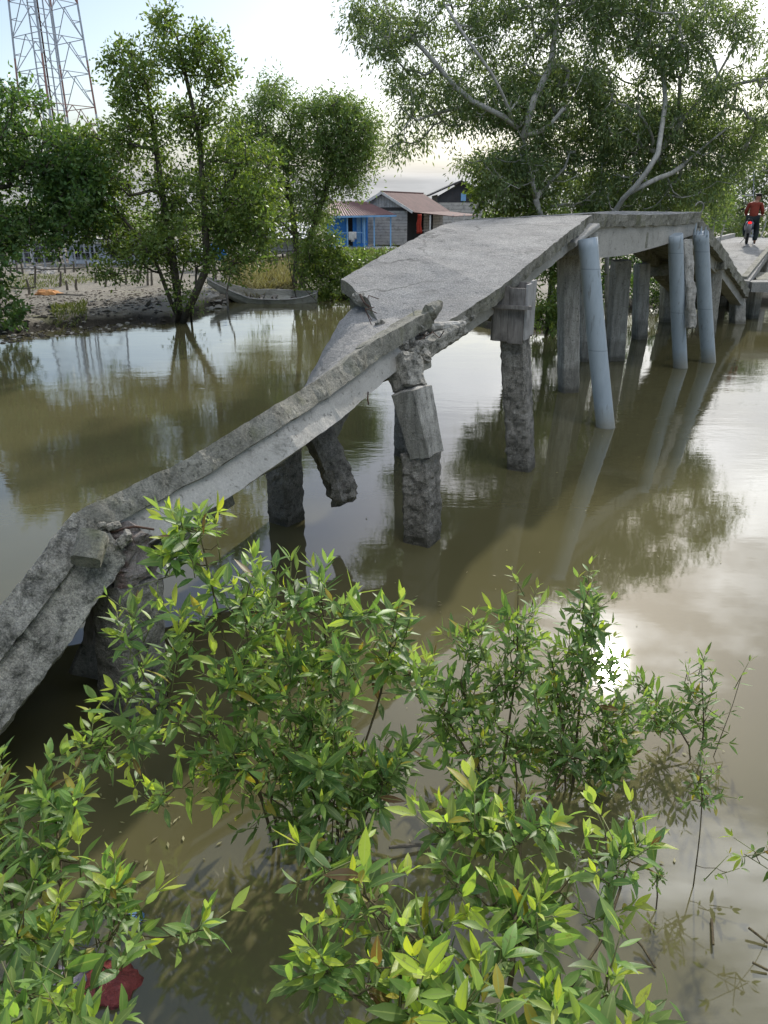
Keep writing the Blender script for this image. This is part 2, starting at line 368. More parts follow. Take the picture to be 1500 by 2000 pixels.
# lower tilted span
near=[W(846,606,6.62),W(812,622,6.35),W(724,670,5.7),W(620,742,5.05),W(530,795,4.55),W(370,893,4.0),W(145,1003,3.44),W(0,1190,3.05),np.array([-2.5,2.15,.02])]
far=[W(680,566,7.9),W(661,600,7.55),W(632,672,7.2),np.array([-.78,6.75,1.0]),np.array([-1.05,6.2,.78]),np.array([-1.6,5.5,.66]),np.array([-2.4,4.5,.30]),np.array([-2.55,3.95,-.15]),np.array([-3.1,3.0,-.9])]
near=np.array(near); far=np.array(far)
acr=near-far; acr/=np.linalg.norm(acr,axis=1)[:,None]
dz_={0:.17,1:.13,2:.05}
st=[[far[i]-np.array([0,0,dz_.get(i,0)]),near[i]-acr[i]*.10-np.array([0,0,.03+dz_.get(i,0)*.9])] for i in range(len(near))]
st[0][0]=st[0][0]+np.array([.1,.25,.03]); st[0][1]=st[0][1]+np.array([.1,.25,.03])
mb=MB(); slab(mb,st,.11,90,14,.012,.03,5.0)
o=mb.build('tilted_slab',M['deck'],BR); 
k6=7
mb=MB(); edgebeam(mb,near[:k6],acr[:k6],-.15,.0,.0,-.13,110,.014,6.0); mb.build('kerb',M['slab_side'],BR)
mb=MB(); edgebeam(mb,near[6:],acr[6:],-.19,.01,.005,-.14,170,.020,7.0,na=9,nh=8); mb.build('kerb',M['broken'],BR)
bl=near.copy(); bl[0]=W(815,668,6.35)+[0,0,.1]
bl=near[1:7]
mb=MB(); edgebeam(mb,bl,acr[1:7],-.24,-.035,-.125,-.30,100,.008,8.0); mb.build('edge_beam',M['beam'],BR)
mb=MB(); edgebeam(mb,near[6:],acr[6:],-.26,-.02,-.135,-.33,170,.022,9.0,na=9,nh=9); mb.build('edge_beam',M['broken'],BR)
fb=far[2:8]; mb=MB(); edgebeam(mb,fb,-acr[2:8],-.26,-.06,-.10,-.27,50,.02,9.5); mb.build('edge_beam',M['slab_side'],BR)
# block and rubble where the lower span folds
mb=MB(); prism(mb,[W(185,1045,3.34),W(168,1098,3.22)],.13,.10,.35,8,4,.012,12.0,.015); mb.build('kerb_block',M['slab_side'],BR)
# beams under the ramp
def undr(pts, dz): return np.array([np.array(p)+[0,0,dz] for p in pts])
nE=np.array([S0[-1],S1[-1],S2[-1],S25[-1],S3[-1]]); fE=np.array([S0[0],S1[0],S2[0],S25[0],S3[0]])
a_=nE-fE; a_/=np.linalg.norm(a_,axis=1)[:,None]
mb=MB(); edgebeam(mb,nE,a_,-.30,-.10,-.12,-.30,60,.012,13); mb.build('edge_beam',M['beam'],BR)
mb=MB(); edgebeam(mb,fE,a_,.10,.30,-.12,-.30,60,.012,14); mb.build('edge_beam',M['slab_side'],BR)
nP=np.array([pkN0,mid1N,mid2N,pkN1])-np.array([0,0,.0]); fP=np.array([pkF0,mid1F,mid2F,pkF1]); ap=nP-fP; ap/=np.linalg.norm(ap,axis=1)[:,None]
# arched fascia beam of the crest
nPb=resample(nP,16); apb=resample(ap,16)
mb=MB()
V=[];Fc=[]
for i in range(17):
    u=i/16; a=apb[i]; hgt=.40-.02*u-.26*max(0,(u-.30))**1.3*1.1
    for (x,z) in ((-.22,-.15),(-.05,-.15),(-.05,-.15-hgt*.5),(-.05,-.15-hgt),(-.22,-.15-hgt),(-.22,-.15-hgt*.5)):
        p=nPb[i]+a*x+np.array([0,0,z]); V.append(p+a*fnz(p,4,3)*.006)
for i in range(16):
    for j in range(6): k=(j+1)%6; Fc.append((i*6+j,i*6+k,(i+1)*6+k,(i+1)*6+j))
Fc+= [tuple(range(5,-1,-1)),tuple(96+j for j in range(6))]
mb.add(V,Fc); mb.build('fascia_beam',M['beam'],BR)
mb=MB(); edgebeam(mb,fP,ap,.05,.25,-.15,-.45,40,.01,15); mb.build('edge_beam',M['slab_side'],BR)
# cross beams under crest
def crossbeam(p,q,w,h,amp=.012,seed=0,mat='beam'):
    mb=MB(); prism(mb,[p,q],h,w,0,12,3,amp,seed,.015); return mb.build('cap_beam',M[mat],BR)
crossbeam(W(1162,474,10.2),np.array([1.9,11.1,2.02]),.22,.26,.014,16,'pile')
crossbeam(W(1368,462,13.9),np.array([4.3,14.9,2.1]),.26,.26,.014,17,'slab_side')
crossbeam(np.array([3.9,12.2,2.14]),np.array([2.9,13.2,2.12]),.24,.22,.014,18,'slab_side')
crossbeam(W(1418,514,16.4),np.array([5.7,17.3,1.32]),.24,.24,.014,19,'slab_side')
crossbeam(np.array([1.38,7.72,1.62]),np.array([.1,8.75,1.75]),.22,.22,.014,20,'slab_side')
crossbeam(W(822,700,6.25),np.array([-.55,7.1,1.05]),.24,.2,.02,21,'slab_side')
for e_ in (dF0,):
    mb=MB(); edgebeam(mb,np.array([dN0,dN1]),np.array([[.8,-.6,0]]*2),-.36,-.16,-.19,-.40,30,.01,22); mb.build('edge_beam',M['beam'],BR)
    mb=MB(); edgebeam(mb,np.array([eN0,eN1]),np.array([[.8,-.6,0]]*2),-.36,-.12,-.19,-.38,30,.01,23); mb.build('edge_beam',M['beam'],BR)
    mb=MB(); edgebeam(mb,np.array([eF0,eF1]),np.array([[.8,-.6,0]]*2),.1,.3,-.19,-.38,30,.01,24); mb.build('edge_beam',M['slab_side'],BR)
    mb=MB(); edgebeam(mb,np.array([dF0,dF1]),np.array([[.8,-.6,0]]*2),.1,.3,-.19,-.38,30,.01,25); mb.build('edge_beam',M['slab_side'],BR)
mb=MB(); prism(mb,[W(1112,478,9.75),W(1160,441,10.25)],.06,.16,.3,8,3,.01,26,.01); mb.build('loose_fragment',M['beam'],BR)
# ---- piles
AZ=R(-35)
def pile(base, top, w, rot, mat='pile', amp=(.03,.012,.008), seed=0, d=None, sink=.6, name='pile', seg=26, m=6, cut=.02, capamp=.02):
    base=np.array(base,float); top=np.array(top,float); dn=(base-top)/np.linalg.norm(base-top)
    b=base+dn*sink*1.0
    mb=MB(); rf=mat=='pile_rough'; prism(mb,[b,top],w,d or w,rot,50 if rf else seg,9 if rf else m,tuple(a_*.62 for a_ in amp) if rf else amp,seed,cut,capamp=capamp,sc=17 if rf else 8); return mb.build(name,M[mat],BR)
# near pile with crushed head
pA=G(262,1392); pile(pA,W(248,1125,3.55),.27,AZ,'pile_rough',(.03,.022,.015),31,sink=.5)
mb=MB(); prism(mb,[W(248,1122,3.55),W(246,1085,3.55),W(258,1032,3.62)],.23,.24,AZ,16,7,(.03,.06,.05),32,.05,sc=11,capamp=.05,taper=(1.1,.8)); mb.build('crushed_pile_head',M['pile_pink'],BR)
# slanted fragment behind near pile and hanging plank, sunk slab
mb=MB(); prism(mb,[W(300,1085,3.85),W(350,1030,4.15),W(440,965,4.5)],.15,.12,AZ,14,4,.014,33,.02); mb.build('beam_fragment',M['slab_side'],BR)
mb=MB(); prism(mb,[W(190,1130,3.65),W(172,1255,3.7)],.10,.05,.2,10,4,.018,34,.01,taper=(1,.45)); mb.build('splintered_plank',M['wood'],BR)
mb=MB(); prism(mb,[W(205,1215,3.9),W(180,1320,3.85)],.26,.07,.1,10,5,.01,35,.02,taper=(.6,1)); mb.build('sunken_slab_fragment',M['pile'],BR)
# stub and its broken hanging neighbour
mb=MB(); prism(mb,[G(560,1016)-[0,0,.5],G(560,1016)+[0,0,.1],W(553,868,6.4)],.23,.25,AZ,44,9,(.010,.014,.018,.02),36,.02,sc=17,capamp=.02); mb.build('pile',M['pile_rough'],BR)
mb=MB(); prism(mb,[W(612,828,6.15),W(645,895,5.95),W(664,945,5.85),W(676,975,5.8)],.22,.24,R(20),36,9,(.018,.012,.022,.05),37,.04,sc=15,capamp=.05,taper=(1.05,.88)); mb.build('hanging_pile_stub',M['pile_rough'],BR)
mb=MB(); prism(mb,[W(668,795,6.9),W(650,850,6.9)],.16,.08,R(20),8,4,.01,38,.02,taper=(1,.6)); mb.build('hanging_fragment',M['pile'],BR)
# pile B: lower rough column, tilted block, head
pB=G(825,1054); mb=MB(); prism(mb,[pB-[0,0,.6],pB+[0,0,.05],W(822,885,5.97)],.245,.26,R(-28),56,10,(.012,.016,.018,.022),39,.02,sc=18,capamp=.03); mb.build('pile',M['pile_rough'],BR)
mb=MB(); prism(mb,[W(834,888,5.88),W(803,760,5.95)],.215,.215,R(-38),12,5,.005,40,.008,sc=8,capamp=.018,taper=(.95,1.12)); mb.build('cracked_pile_block',M['pile'],BR)
mb=MB(); prism(mb,[W(800,760,6.0),W(786,700,6.12)],.21,.21,R(-48),12,6,(.012,.02,.03),41,.012,sc=12,capamp=.03,taper=(1,1.05)); mb.build('pile_head',M['broken'],BR)
# far partner behind B
pile(G(796,888),W(800,690,8.35),.24,AZ,'pile_rough',(.03,.02,.01),42)
# pile C and its wooden form box
pC=G(1018,914); pile(pC,W(1003,600,7.8),.25,R(-24),'pile_rough',(.02,.03,.02),43,seg=40)
# planks boxed round pile C
bx=W(1004,610,7.8); ang=R(-24)
ax=np.array([math.cos(ang),math.sin(ang),0]); ay=np.array([-math.sin(ang),math.cos(ang),0])
ztop=W(1004,556,7.8)[2]; zbot=W(1004,662,7.8)[2]
for i,(off,dirv,w,mt,dz) in enumerate(((-ay*.175-ax*.082,ax,.150,'wood',0),(-ay*.175+ax*.070,ax,.148,'wood',-.015),(ax*.158-ay*.085,ay,.165,'wood_light',.02),(ax*.158+ay*.085,ay,.165,'wood_light',.04),(-ax*.170,ay,.33,'wood',0),(ay*.175,ax,.31,'wood',.01))):
    mb=MB(); c=bx+off; n_=np.cross(dirv,[0,0,1]); Rm=np.stack([dirv,n_,np.array([0,0,1.])],1)
    c=np.array([c[0],c[1],(ztop+zbot)/2+dz]); mb.box(c,(w,.022,ztop-zbot),Rm); mb.build('form_plank',M[mt],BR)
mb=MB(); c=W(1000,600,7.58); mb.bar(c-ax*.27,c+ax*.19,.03,.035); mb.build('form_batten',M['wood'],BR)
# pile D group
pile(G(1110,764),W(1110,495,11.5),.26,R(8),'pile',(.02,.01,.012),44,d=.26,seg=34)
crossbeam(W(1075,487,11.3),W(1150,470,11.5),.2,.2,.015,45,'pile')
pile(G(1142,704),W(1140,520,13.9),.26,R(10),'pile',(.02,.01,.01),46)
pile(G(1200,703),W(1213,508,14.0),.30,R(5),'pile',(.012,.006,.008),47,d=.26)
pile(G(1249,661),W(1254,515,16.6),.26,R(10),'pile',(.02,.01,.01),48)
mb=MB(); prism(mb,[W(1350,640,13.1),W(1346,560,13.2),W(1338,470,13.4)],.16,.15,R(10),30,6,(.03,.03,.02,.012),49,.02,sc=8,capamp=.03,taper=(.9,1.1)); mb.build('hanging_pile_stub',M['pile'],BR)
pile(G(1440,631),W(1440,566,19.4),.28,R(10),'pile',(.015,.01,.01),50)
pile(W(1385,655,17),W(1402,512,16.6),.24,R(10),'pile',(.012,.01,.01),51,d=.12)
pile(G(1300,628),W(1302,540,19.5),.24,R(10),'pile',(.02,.01,.01),52)
# ---- plastic pipe props
def pipe(base, top, r):
    base=np.array(base); top=np.array(top); dn=(base-top)/np.linalg.norm(base-top)
    mb=MB(); n=24; pts=resample([base+dn*.6,top],24); bow=np.sin(np.linspace(0,np.pi,25))*.012
    pts[:,0]-=bow; mb.tube(pts,r,n); o=mb.build('plastic_pipe_prop',M['pipe'],BR,smooth=True)
    for p in o.data.polygons:
        if len(p.vertices)>4: p.use_smooth=False
    return o
pipe(G(1184,834),W(1148,466,9.75),.115); pipe(G(1330,718),W(1319,458,13.1),.118); pipe(G(1385,707),W(1369,455,13.55),.122)
mb=MB(); 
for k in range(5):
    a=k*1.25; p=W(1370,452,13.45); mb.tube([p+np.array([math.cos(a)*.1,math.sin(a)*.1,-.06]),p+np.array([math.cos(a)*.1,math.sin(a)*.1,.03+.05*(k%3)])],[.03,.006],5)
mb.build('splintered_pipe_top',M['pipe'],BR)
r0_=random.Random(9)
def wire(pts,r,name='rebar',mat='rust'):
    P=np.array(pts); 
    if len(P)>2:
        t=np.linspace(0,1,len(P)); u=np.linspace(0,1,20)
        from numpy import interp
        P=resample(P,18); 
        for _ in range(2): P[1:-1]=(P[:-2]+2*P[1:-1]+P[2:])/4
    mb=MB(); mb.tube(P,r,6); mb.build(name,M[mat],BR)
c=W(1366,405,13.5); wire([c+np.array([.07*math.cos(a),0,.09*math.sin(a)-.0]) for a in np.linspace(-1.9,2.9,12)],.011,'rebar_loop','pile')
wire([W(719,765,5.4),W(718,780,5.38),W(720,790,5.38)],.006); wire([W(380,1000,4.0),W(352,1060,3.85),W(300,1090,3.75),W(290,1092,3.7)],.007,mat='dark_steel')
wire([W(215,1040,3.5),W(262,1028,3.5),W(300,1034,3.6)],.006)
for k_ in range(3):
    p=W(720+r0_.uniform(-14,40),600+r0_.uniform(-18,30),7.3); wire([p,p+np.array([r0_.uniform(-.12,.12),r0_.uniform(-.2,0),r0_.uniform(-.02,.1)]),p+np.array([r0_.uniform(-.25,.2),r0_.uniform(-.35,-.1),r0_.uniform(-.12,.1)])],.004)
for k_ in range(4):
    p=W(830+r0_.uniform(-20,20),655+r0_.uniform(-10,30),6.5); wire([p,p+np.array([r0_.uniform(-.1,.15),-.05,r0_.uniform(-.05,.05)]),p+np.array([r0_.uniform(-.15,.25),-.1,r0_.uniform(-.16,.05)])],.004)
wire([W(805,600,6.5),W(812,628,6.42),W(828,640,6.4)],.005,mat='pile')
wire([W(730,745,5.9),W(760,735,6.0),W(775,715,6.05)],.008); wire([W(703,575,7.6),W(712,592,7.5),W(722,600,7.5)],.01); wire([W(740,628,7.1),W(750,640,7.05),W(757,648,7.0)],.008)
mb=MB(); prism(mb,[W(838,612,6.6),W(850,602,6.68),W(858,594,6.74)],.13,.11,R(-25),10,5,.012,71,.03,sc=14,capamp=.03,taper=(1.1,.55)); mb.build('kerb_tip',M['slab_side'],BR)
mb=MB(); prism(mb,[W(812,694,6.35),W(850,668,6.6),W(905,640,6.95)],.17,.12,R(-25),18,5,.016,72,.03,sc=13,capamp=.04,taper=(1.15,.75)); mb.build('beam_fragment',M['broken'],BR)
mb=MB(); prism(mb,[W(838,640,6.62),W(905,632,6.95)],.07,.10,R(-25),14,5,.016,73,.02,sc=15,capamp=.03,taper=(1.1,.6)); mb.build('beam_fragment',M['beam'],BR)
# rubble in the fractures
def chunks(name, pts, size, mat, seed, parent):
    r=random.Random(seed)
    for p in pts:
        mb=MB(); s=size*r.uniform(.5,1.3); d=np.array([r.uniform(-1,1),r.uniform(-1,1),r.uniform(-1,1)]); d/=np.linalg.norm(d)
        prism(mb,[np.array(p)-d*s*.5,np.array(p)+d*s*.5],s*.8,s*.7,r.uniform(0,3),3,2,s*.3,r.uniform(0,50),s*.15,sc=14,capamp=s*.2)
        mb.build(name,M[mat],parent)
r_=random.Random(4)
chunks('rubble_chunk',[W(800+r_.uniform(-25,30),690+r_.uniform(-22,25),6.2+r_.uniform(-.1,.15)) for _ in range(16)]+[W(850+18*i,652-8*i+r_.uniform(-4,6),6.75+.1*i) for i in range(5)],.09,'broken',5,BR)
chunks('rubble_chunk',[W(230+r_.uniform(-40,40),1040+r_.uniform(-18,22),3.5+r_.uniform(-.08,.08)) for _ in range(12)],.06,'broken',6,BR)
chunks('rubble_chunk',[W(705+r_.uniform(-8,14),580+r_.uniform(-3,10),7.65) for _ in range(6)]+[W(742+r_.uniform(-4,10),636+r_.uniform(-3,6),7.08) for _ in range(6)],.07,'broken',8,BR)
# ------------------------------------------------------------------ far walkway on short piers
WK=thing('far_walkway','light grey concrete walkway beyond the fallen span where the motorcyclist stands','walkway',(9.5,21,0))
wN0=W(1464,549,19.05); wN1=W(1512,478,25.6); wN2=wN1+[2.6,4.2,.05]; wL=lambda p:p+np.array([-1.75,1.1,0.0])
mb=MB(); slab(mb,[[wL(wN0),wN0],[wL(wN1)+[0,0,.02],wN1],[wL(wN2),wN2]],.16,40,10,.006,.02,6.0); o=mb.build('walkway_slab',M['deck'],WK)
a2=np.array([[.8,-.6,0]]*3)
mb=MB(); edgebeam(mb,np.array([wL(wN0)+[.9,1.9,.18],wL(wN1)+[0,0,.13],wL(wN2)+[0,0,.13]]),a2,0,.14,0,-.12,30,.01,61); mb.build('kerb',M['beam'],WK)
mb=MB(); edgebeam(mb,np.array([wN0+[.05,.3,.08],wN1+[0,0,.08],wN2+[0,0,.08]]),a2,-.12,.02,0,-.3,30,.01,62); mb.build('kerb',M['slab_side'],WK)
lN0=wN0+np.array([.05,-.05,-.02]); 
mb=MB(); slab(mb,[[lN0+[0,.55,0],lN0],[lN0+[4,1.0,0],lN0+[4,.4,0]]],.24,20,4,.008,.03,6.5); mb.build('landing_beam',M['deck'],WK)
mb=MB(); slab(mb,[[wN0+[1.6,3.4,-.06],wN0+[.6,1.0,-.05]],[wN0+[5,3.8,-.02],wN0+[5,1.2,-.04]]],.14,14,6,.01,.05,6.7); mb.build('landing_slab',M['slab_side'],WK)
for (x,y) in ((9.3,19.9),(10.8,20.4),(8.2,22.0),(9.6,22.6),(10.2,25.2),(11.9,25.0)):
    mb=MB(); prism(mb,[(x,y,-.5),(x,y,1.0+max(0,(y-20)*.05)-.1)],.26,.26,.4,10,3,.01,x,.02); mb.build('pier',M['pile'],WK)
# ------------------------------------------------------------------ ground, water
BK=[(-60,12),(-14,15.5),(-8.4,17.1),(-6.8,17.7),(-5.2,18.6),(-4.9,21.5),(-4.4,23.4),(-2,24.2),(0,23),(1.5,19.5),(2.8,17.3),(4.2,17.6),(5.5,20.5),(7,21.6),(9,22.3),(30,24),(80,26)]
bx_=np.array([b[0] for b in BK]); by_=np.array([b[1] for b in BK])
def ground_z(x,y):
    d=y-np.interp(x,bx_,by_)-.35*math.sin(x*1.7)-.2*math.sin(x*4.1+1)
    s=min(max((d+.9)/2.0,0),1); s=s*s*(3-2*s)
    z=-.9+1.12*s
    if d>0: z+=min(d*.014,.22)
    z+=.035*fnz((x,y,0),1.1,2)*min(1,max(0,d+1))+.018*nz((x,y,0),4.5,7)
    if y<0.2: z=max(z,-.9)
    return z
def gridmesh(xs,ys,zf):
    V=[(x,y,zf(x,y)) for y in ys for x in xs]; nx=len(xs)
    Q=[(j*nx+i,j*nx+i+1,(j+1)*nx+i+1,(j+1)*nx+i) for j in range(len(ys)-1) for i in range(nx-1)]
    return V,Q
xs=np.unique(np.r_[-600,-300,-150,np.linspace(-80,-16,16),np.linspace(-16,16,190),np.linspace(16,80,16),150,300,600])
ys=np.unique(np.r_[-60,-20,-5,np.linspace(0,13,10),np.linspace(13,30,130),np.linspace(30,60,40),np.linspace(60,120,12),200,350,700])
t=NT('mud_ground'); co=t.n('ShaderNodeTexCoord').outputs['Object']
c=t.ramp(t.noise(co,.9,6,.65),[(.3,(.15,.135,.105)),(.7,(.27,.245,.20))])
xyz=t.n('ShaderNodeSeparateXYZ'); t.l(co,xyz.inputs[0])
wet=t.ramp(t.math('ADD',xyz.outputs[2],t.math('MULTIPLY',t.noise(co,2.5,5),.12)),[(.17,(1,1,1)),(.27,(0,0,0))]); c=t.mix(wet,c,(.045,.038,.028))
gr=t.ramp(t.noise(t.mapping(co,(.5,.9,1)),.8,4,.6),[(.56,(0,0,0)),(.66,(1,1,1))]); c=t.mix(t.math('MULTIPLY',gr,.7),c,(.16,.17,.06))
deb=t.n('ShaderNodeTexVoronoi'); deb.inputs['Scale'].default_value=7; t.l(co,deb.inputs['Vector'])
c=t.mix(t.ramp(deb.outputs['Distance'],[(.1,(.7,.7,.7)),(.16,(0,0,0))]),c,t.ramp(deb.outputs['Color'],[(.3,(.04,.035,.03)),(.8,(.33,.31,.28))]))
M['mud']=t.out(c,.85,t.bump(t.noise(co,9,6,.7),.9,.05),.3)
V,Q=gridmesh(xs,ys,ground_z); mb=MB(); mb.add(V,Q); tag(mb.build('ground',M['mud'],smooth=True),kind='structure')
# water
t=NT('river_water'); co=t.n('ShaderNodeTexCoord').outputs['Object']; xyz=t.n('ShaderNodeSeparateXYZ'); t.l(co,xyz.inputs[0])
n1=t.noise(t.mapping(co,(.7,1.6,1),(0,0,R(12))),1.6,3,.5,.3); n2=t.noise(t.mapping(co,(1,2.6,1),(0,0,R(-8))),5.5,3,.55,.2); n3=t.noise(t.mapping(co,(1,1.8,1)),17,2,.5)
patch=t.ramp(t.noise(t.mapping(co,(.5,.8,1)),.55,3,.6),[(.38,(.25,.25,.25)),(.62,(1,1,1))])
dist=t.n('ShaderNodeMapRange'); t.l(xyz.outputs[1],dist.inputs[0]); dist.inputs[1].default_value=4.0; dist.inputs[2].default_value=10; dist.inputs[3].default_value=.05; dist.inputs[4].default_value=1.0
amp=t.math('MULTIPLY',dist.outputs[0],patch)
h=t.math('ADD',t.math('MULTIPLY',n1,1.0),t.math('MULTIPLY',n2,.42)); h=t.math('ADD',h,t.math('MULTIPLY',n3,.07)); h=t.math('MULTIPLY',h,amp)
h=t.math('ADD',h,t.math('MULTIPLY',n1,.05))
bp=t.bump(h,1.0,.0042)
c=t.ramp(t.noise(co,.35,4,.6),[(.3,(.090,.082,.038)),(.7,(.118,.107,.052))])
p=t.n('ShaderNodeBsdfPrincipled'); t.l(c,p.inputs['Base Color']); p.inputs['Roughness'].default_value=.03; p.inputs['IOR'].default_value=1.68; t.l(bp,p.inputs['Normal'])
o=t.n('ShaderNodeOutputMaterial'); t.l(p.outputs[0],o.inputs[0]); M['water']=t.m; WATER_P=p
mb=MB(); V,Q=gridmesh(np.linspace(-80,80,9),np.linspace(-30,34,9),lambda x,y:0.0); mb.add(V,Q); tag(mb.build('water',M['water']),kind='structure')
# ------------------------------------------------------------------ foliage machinery
def inpoly(x,y,P):
    r=False; n=len(P); j=n-1
    for i in range(n):
        xi,yi=P[i]; xj,yj=P[j]
        if (yi>y)!=(yj>y) and x<(xj-xi)*(y-yi)/(yj-yi)+xi: r=not r
        j=i
    return r
def sample_poly(P, n, r, gap=None):
    x0,x1=min(p[0] for p in P),max(p[0] for p in P); y0,y1=min(p[1] for p in P),max(p[1] for p in P); out=[]; tries=0
    while len(out)<n and tries<n*60:
        tries+=1; x,y=r.uniform(x0,x1),r.uniform(y0,y1)
        if not inpoly(x,y,P): continue
        if gap and nz((x,y,gap[2]),gap[0],gap[2])+.5*nz((x,y,3+gap[2]),gap[0]*2.3,1)<gap[1]: continue
        out.append((x,y))
    return out
def grow(trunks, tips, r, up=.25, wander=.10, step=.35, prefer=.35):
    """trunks: list of polylines; tips: Nx3 -> node positions, parents, tip ids, depth"""
    P=[];par=[];dep=[]
    for tr,par_idx in trunks:
        last=par_idx if par_idx is None else par_idx
        for p in resample(tr,max(3,int(np.linalg.norm(np.diff(np.array(tr),axis=0),axis=1).sum()/step))):
            P.append(np.array(p)); par.append(-1 if last is None else last); dep.append(0 if last is None else dep[last]+step); last=len(P)-1
    tips=np.array(tips); A=np.array(P)
    order=np.argsort([np.min(np.linalg.norm(A-t_,axis=1)) for t_ in tips]); tip_id=[None]*len(tips)
    for k in order:
        t_=tips[k]; A=np.array(P); D=np.linalg.norm(A-t_,axis=1); 
        pen=np.where(A[:,2]>t_[2]-.05,.35*(A[:,2]-t_[2]+.05),0)
        j=int(np.argmin(D+prefer*.3*np.array(dep)*0.3+pen)); d=D[j]; n=max(2,int(d/step)+1)
        q0=P[j]; last=j
        for s in range(1,n+1):
            u=s/n; p=q0+(t_-q0)*u; 
            if s<n:
                p=p+np.array([r.gauss(0,1),r.gauss(0,1),r.gauss(0,1)])*wander*d*.35+np.array([0,0,-up*d*math.sin(u*math.pi)*.3])
            P.append(p); par.append(last); dep.append(dep[last]+d/n); last=len(P)-1
        tip_id[k]=last
    return np.array(P),np.array(par),tip_id
def branch_mesh(mb, P, par, r0, expo=.45, rmax=None, n=6):
    N=len(P); cnt=np.zeros(N); kids=[[] for _ in range(N)]
    for i in range(N):
        if par[i]>=0: kids[par[i]].append(i)
    for i in range(N-1,-1,-1):
        if not kids[i]: cnt[i]=1
        if par[i]>=0: cnt[par[i]]+=cnt[i]
    rad=r0*cnt**expo
    if rmax: rad=np.minimum(rad,rmax)
    # chains
    starts=[(i,None) for i in range(N) if par[i]<0]
    while starts:
        i,pr=starts.pop(); chain=[pr] if pr is not None else []; c=i
        while True:
            chain.append(c)
            if not kids[c]: break
            ks=sorted(kids[c],key=lambda q:-cnt[q]); 
            for q in ks[1:]: starts.append((q,c))
            c=ks[0]
        if len(chain)>1:
            rr=rad[chain].copy()
            if pr is not None: rr[0]=min(rr[0],rr[1]*1.25)
            mb.tube(P[chain],rr,n if rr.max()>.02 else max(4,n-2),cap=True)
    return rad
def leaf_quads(C, D, N, L, Wd):
    """one bent rhombus per leaf"""
    S=np.cross(D,N); S/=np.linalg.norm(S,axis=1)[:,None]+1e-9
    L=L[:,None]; Wd=Wd[:,None]
    V=np.stack([C,C+D*L*.45+S*Wd*.5,C+D*L-N*L*.08,C+D*L*.45-S*Wd*.5],1).reshape(-1,3)
    Q=np.arange(len(C)*4).reshape(-1,4); return V,Q
def rnd_dirs(n): 
    v=rng.normal(size=(n,3)); return v/np.linalg.norm(v,axis=1)[:,None]
def clump_leaves(tips, per, rad, L, ar, droop=.3, flat=.7, age_fn=None):
    n=len(tips); tips=np.array(tips); k=np.maximum(2,(per*rng.uniform(.5,1.5,n)).astype(int)); idx=np.repeat(np.arange(n),k); m=len(idx)
    # leaves sit on small sprays leaving the clump centre
    ns=7; spr=rnd_dirs(n*ns).reshape(n,ns,3); spr[:,:,2]+=.15; s=rng.integers(0,ns,m); u=rng.uniform(0.1,1,m)**.7
    rr=np.repeat(rad*rng.uniform(.6,1.35,n),k); dirs=spr[idx,s]
    C=tips[idx]+dirs*(u*rr)[:,None]*np.array([1,1,flat])+rng.normal(size=(m,3))*.16*rr[:,None]
    C[:,2]-=droop*.35*(u**2)*rr
    D=dirs*.8+rnd_dirs(m)*.9; D[:,2]-=droop; D/=np.linalg.norm(D,axis=1)[:,None]
    N=rnd_dirs(m); N[:,2]+=.8; N-=D*(N*D).sum(1)[:,None]; N/=np.linalg.norm(N,axis=1)[:,None]
    Ls=L*rng.uniform(.65,1.3,m); base=rng.uniform(0,1,n)
    age=np.clip(.25*base[idx]+.5*rng.uniform(0,1,m)**1.5+.25*(u-.3),0,1)
    return C,D,N,Ls,Ls*ar,age
def tree(name, label, cat, base, trunks, crowns, bark, leaf, L, ar, per, rad, r0, group=None, seed=1, rmax=None, droop=.3, bare=0, step=.35, wander=.12, expo=.45):
    """crowns: list of (polygon px, count, Y, half depth, gap)"""
    r=random.Random(seed); T=thing(name,label,cat,base,group); tips=[]
    for poly,n,Y,dy,gap in crowns:
        for (x,y) in sample_poly(poly,n,r,gap): tips.append(W(x,y,Y+r.triangular(-dy,dy,0)))
    P,par,ti=grow(trunks,tips,r,step=step,wander=wander)
    mb=MB(); branch_mesh(mb,P,par,r0,expo,rmax); mb.build('trunk',bark,T,smooth=True)
    live=[t_ for i,t_ in enumerate(tips) if (i%100)>=bare]
    C,D,N,Ls,Ws,age=clump_leaves(live,per,rad,L,ar,droop)
    V,Q=leaf_quads(C,D,N,Ls,Ws); quads_mesh('crown',V,Q,leaf,T,attrs={'age':np.repeat(age,4),'rnd':np.repeat(rng.uniform(0,1,len(C)),4)})
    return T,P
# ------------------------------------------------------------------ trees and shrubs
def g3(px,py,Y): return W(px,py,Y)
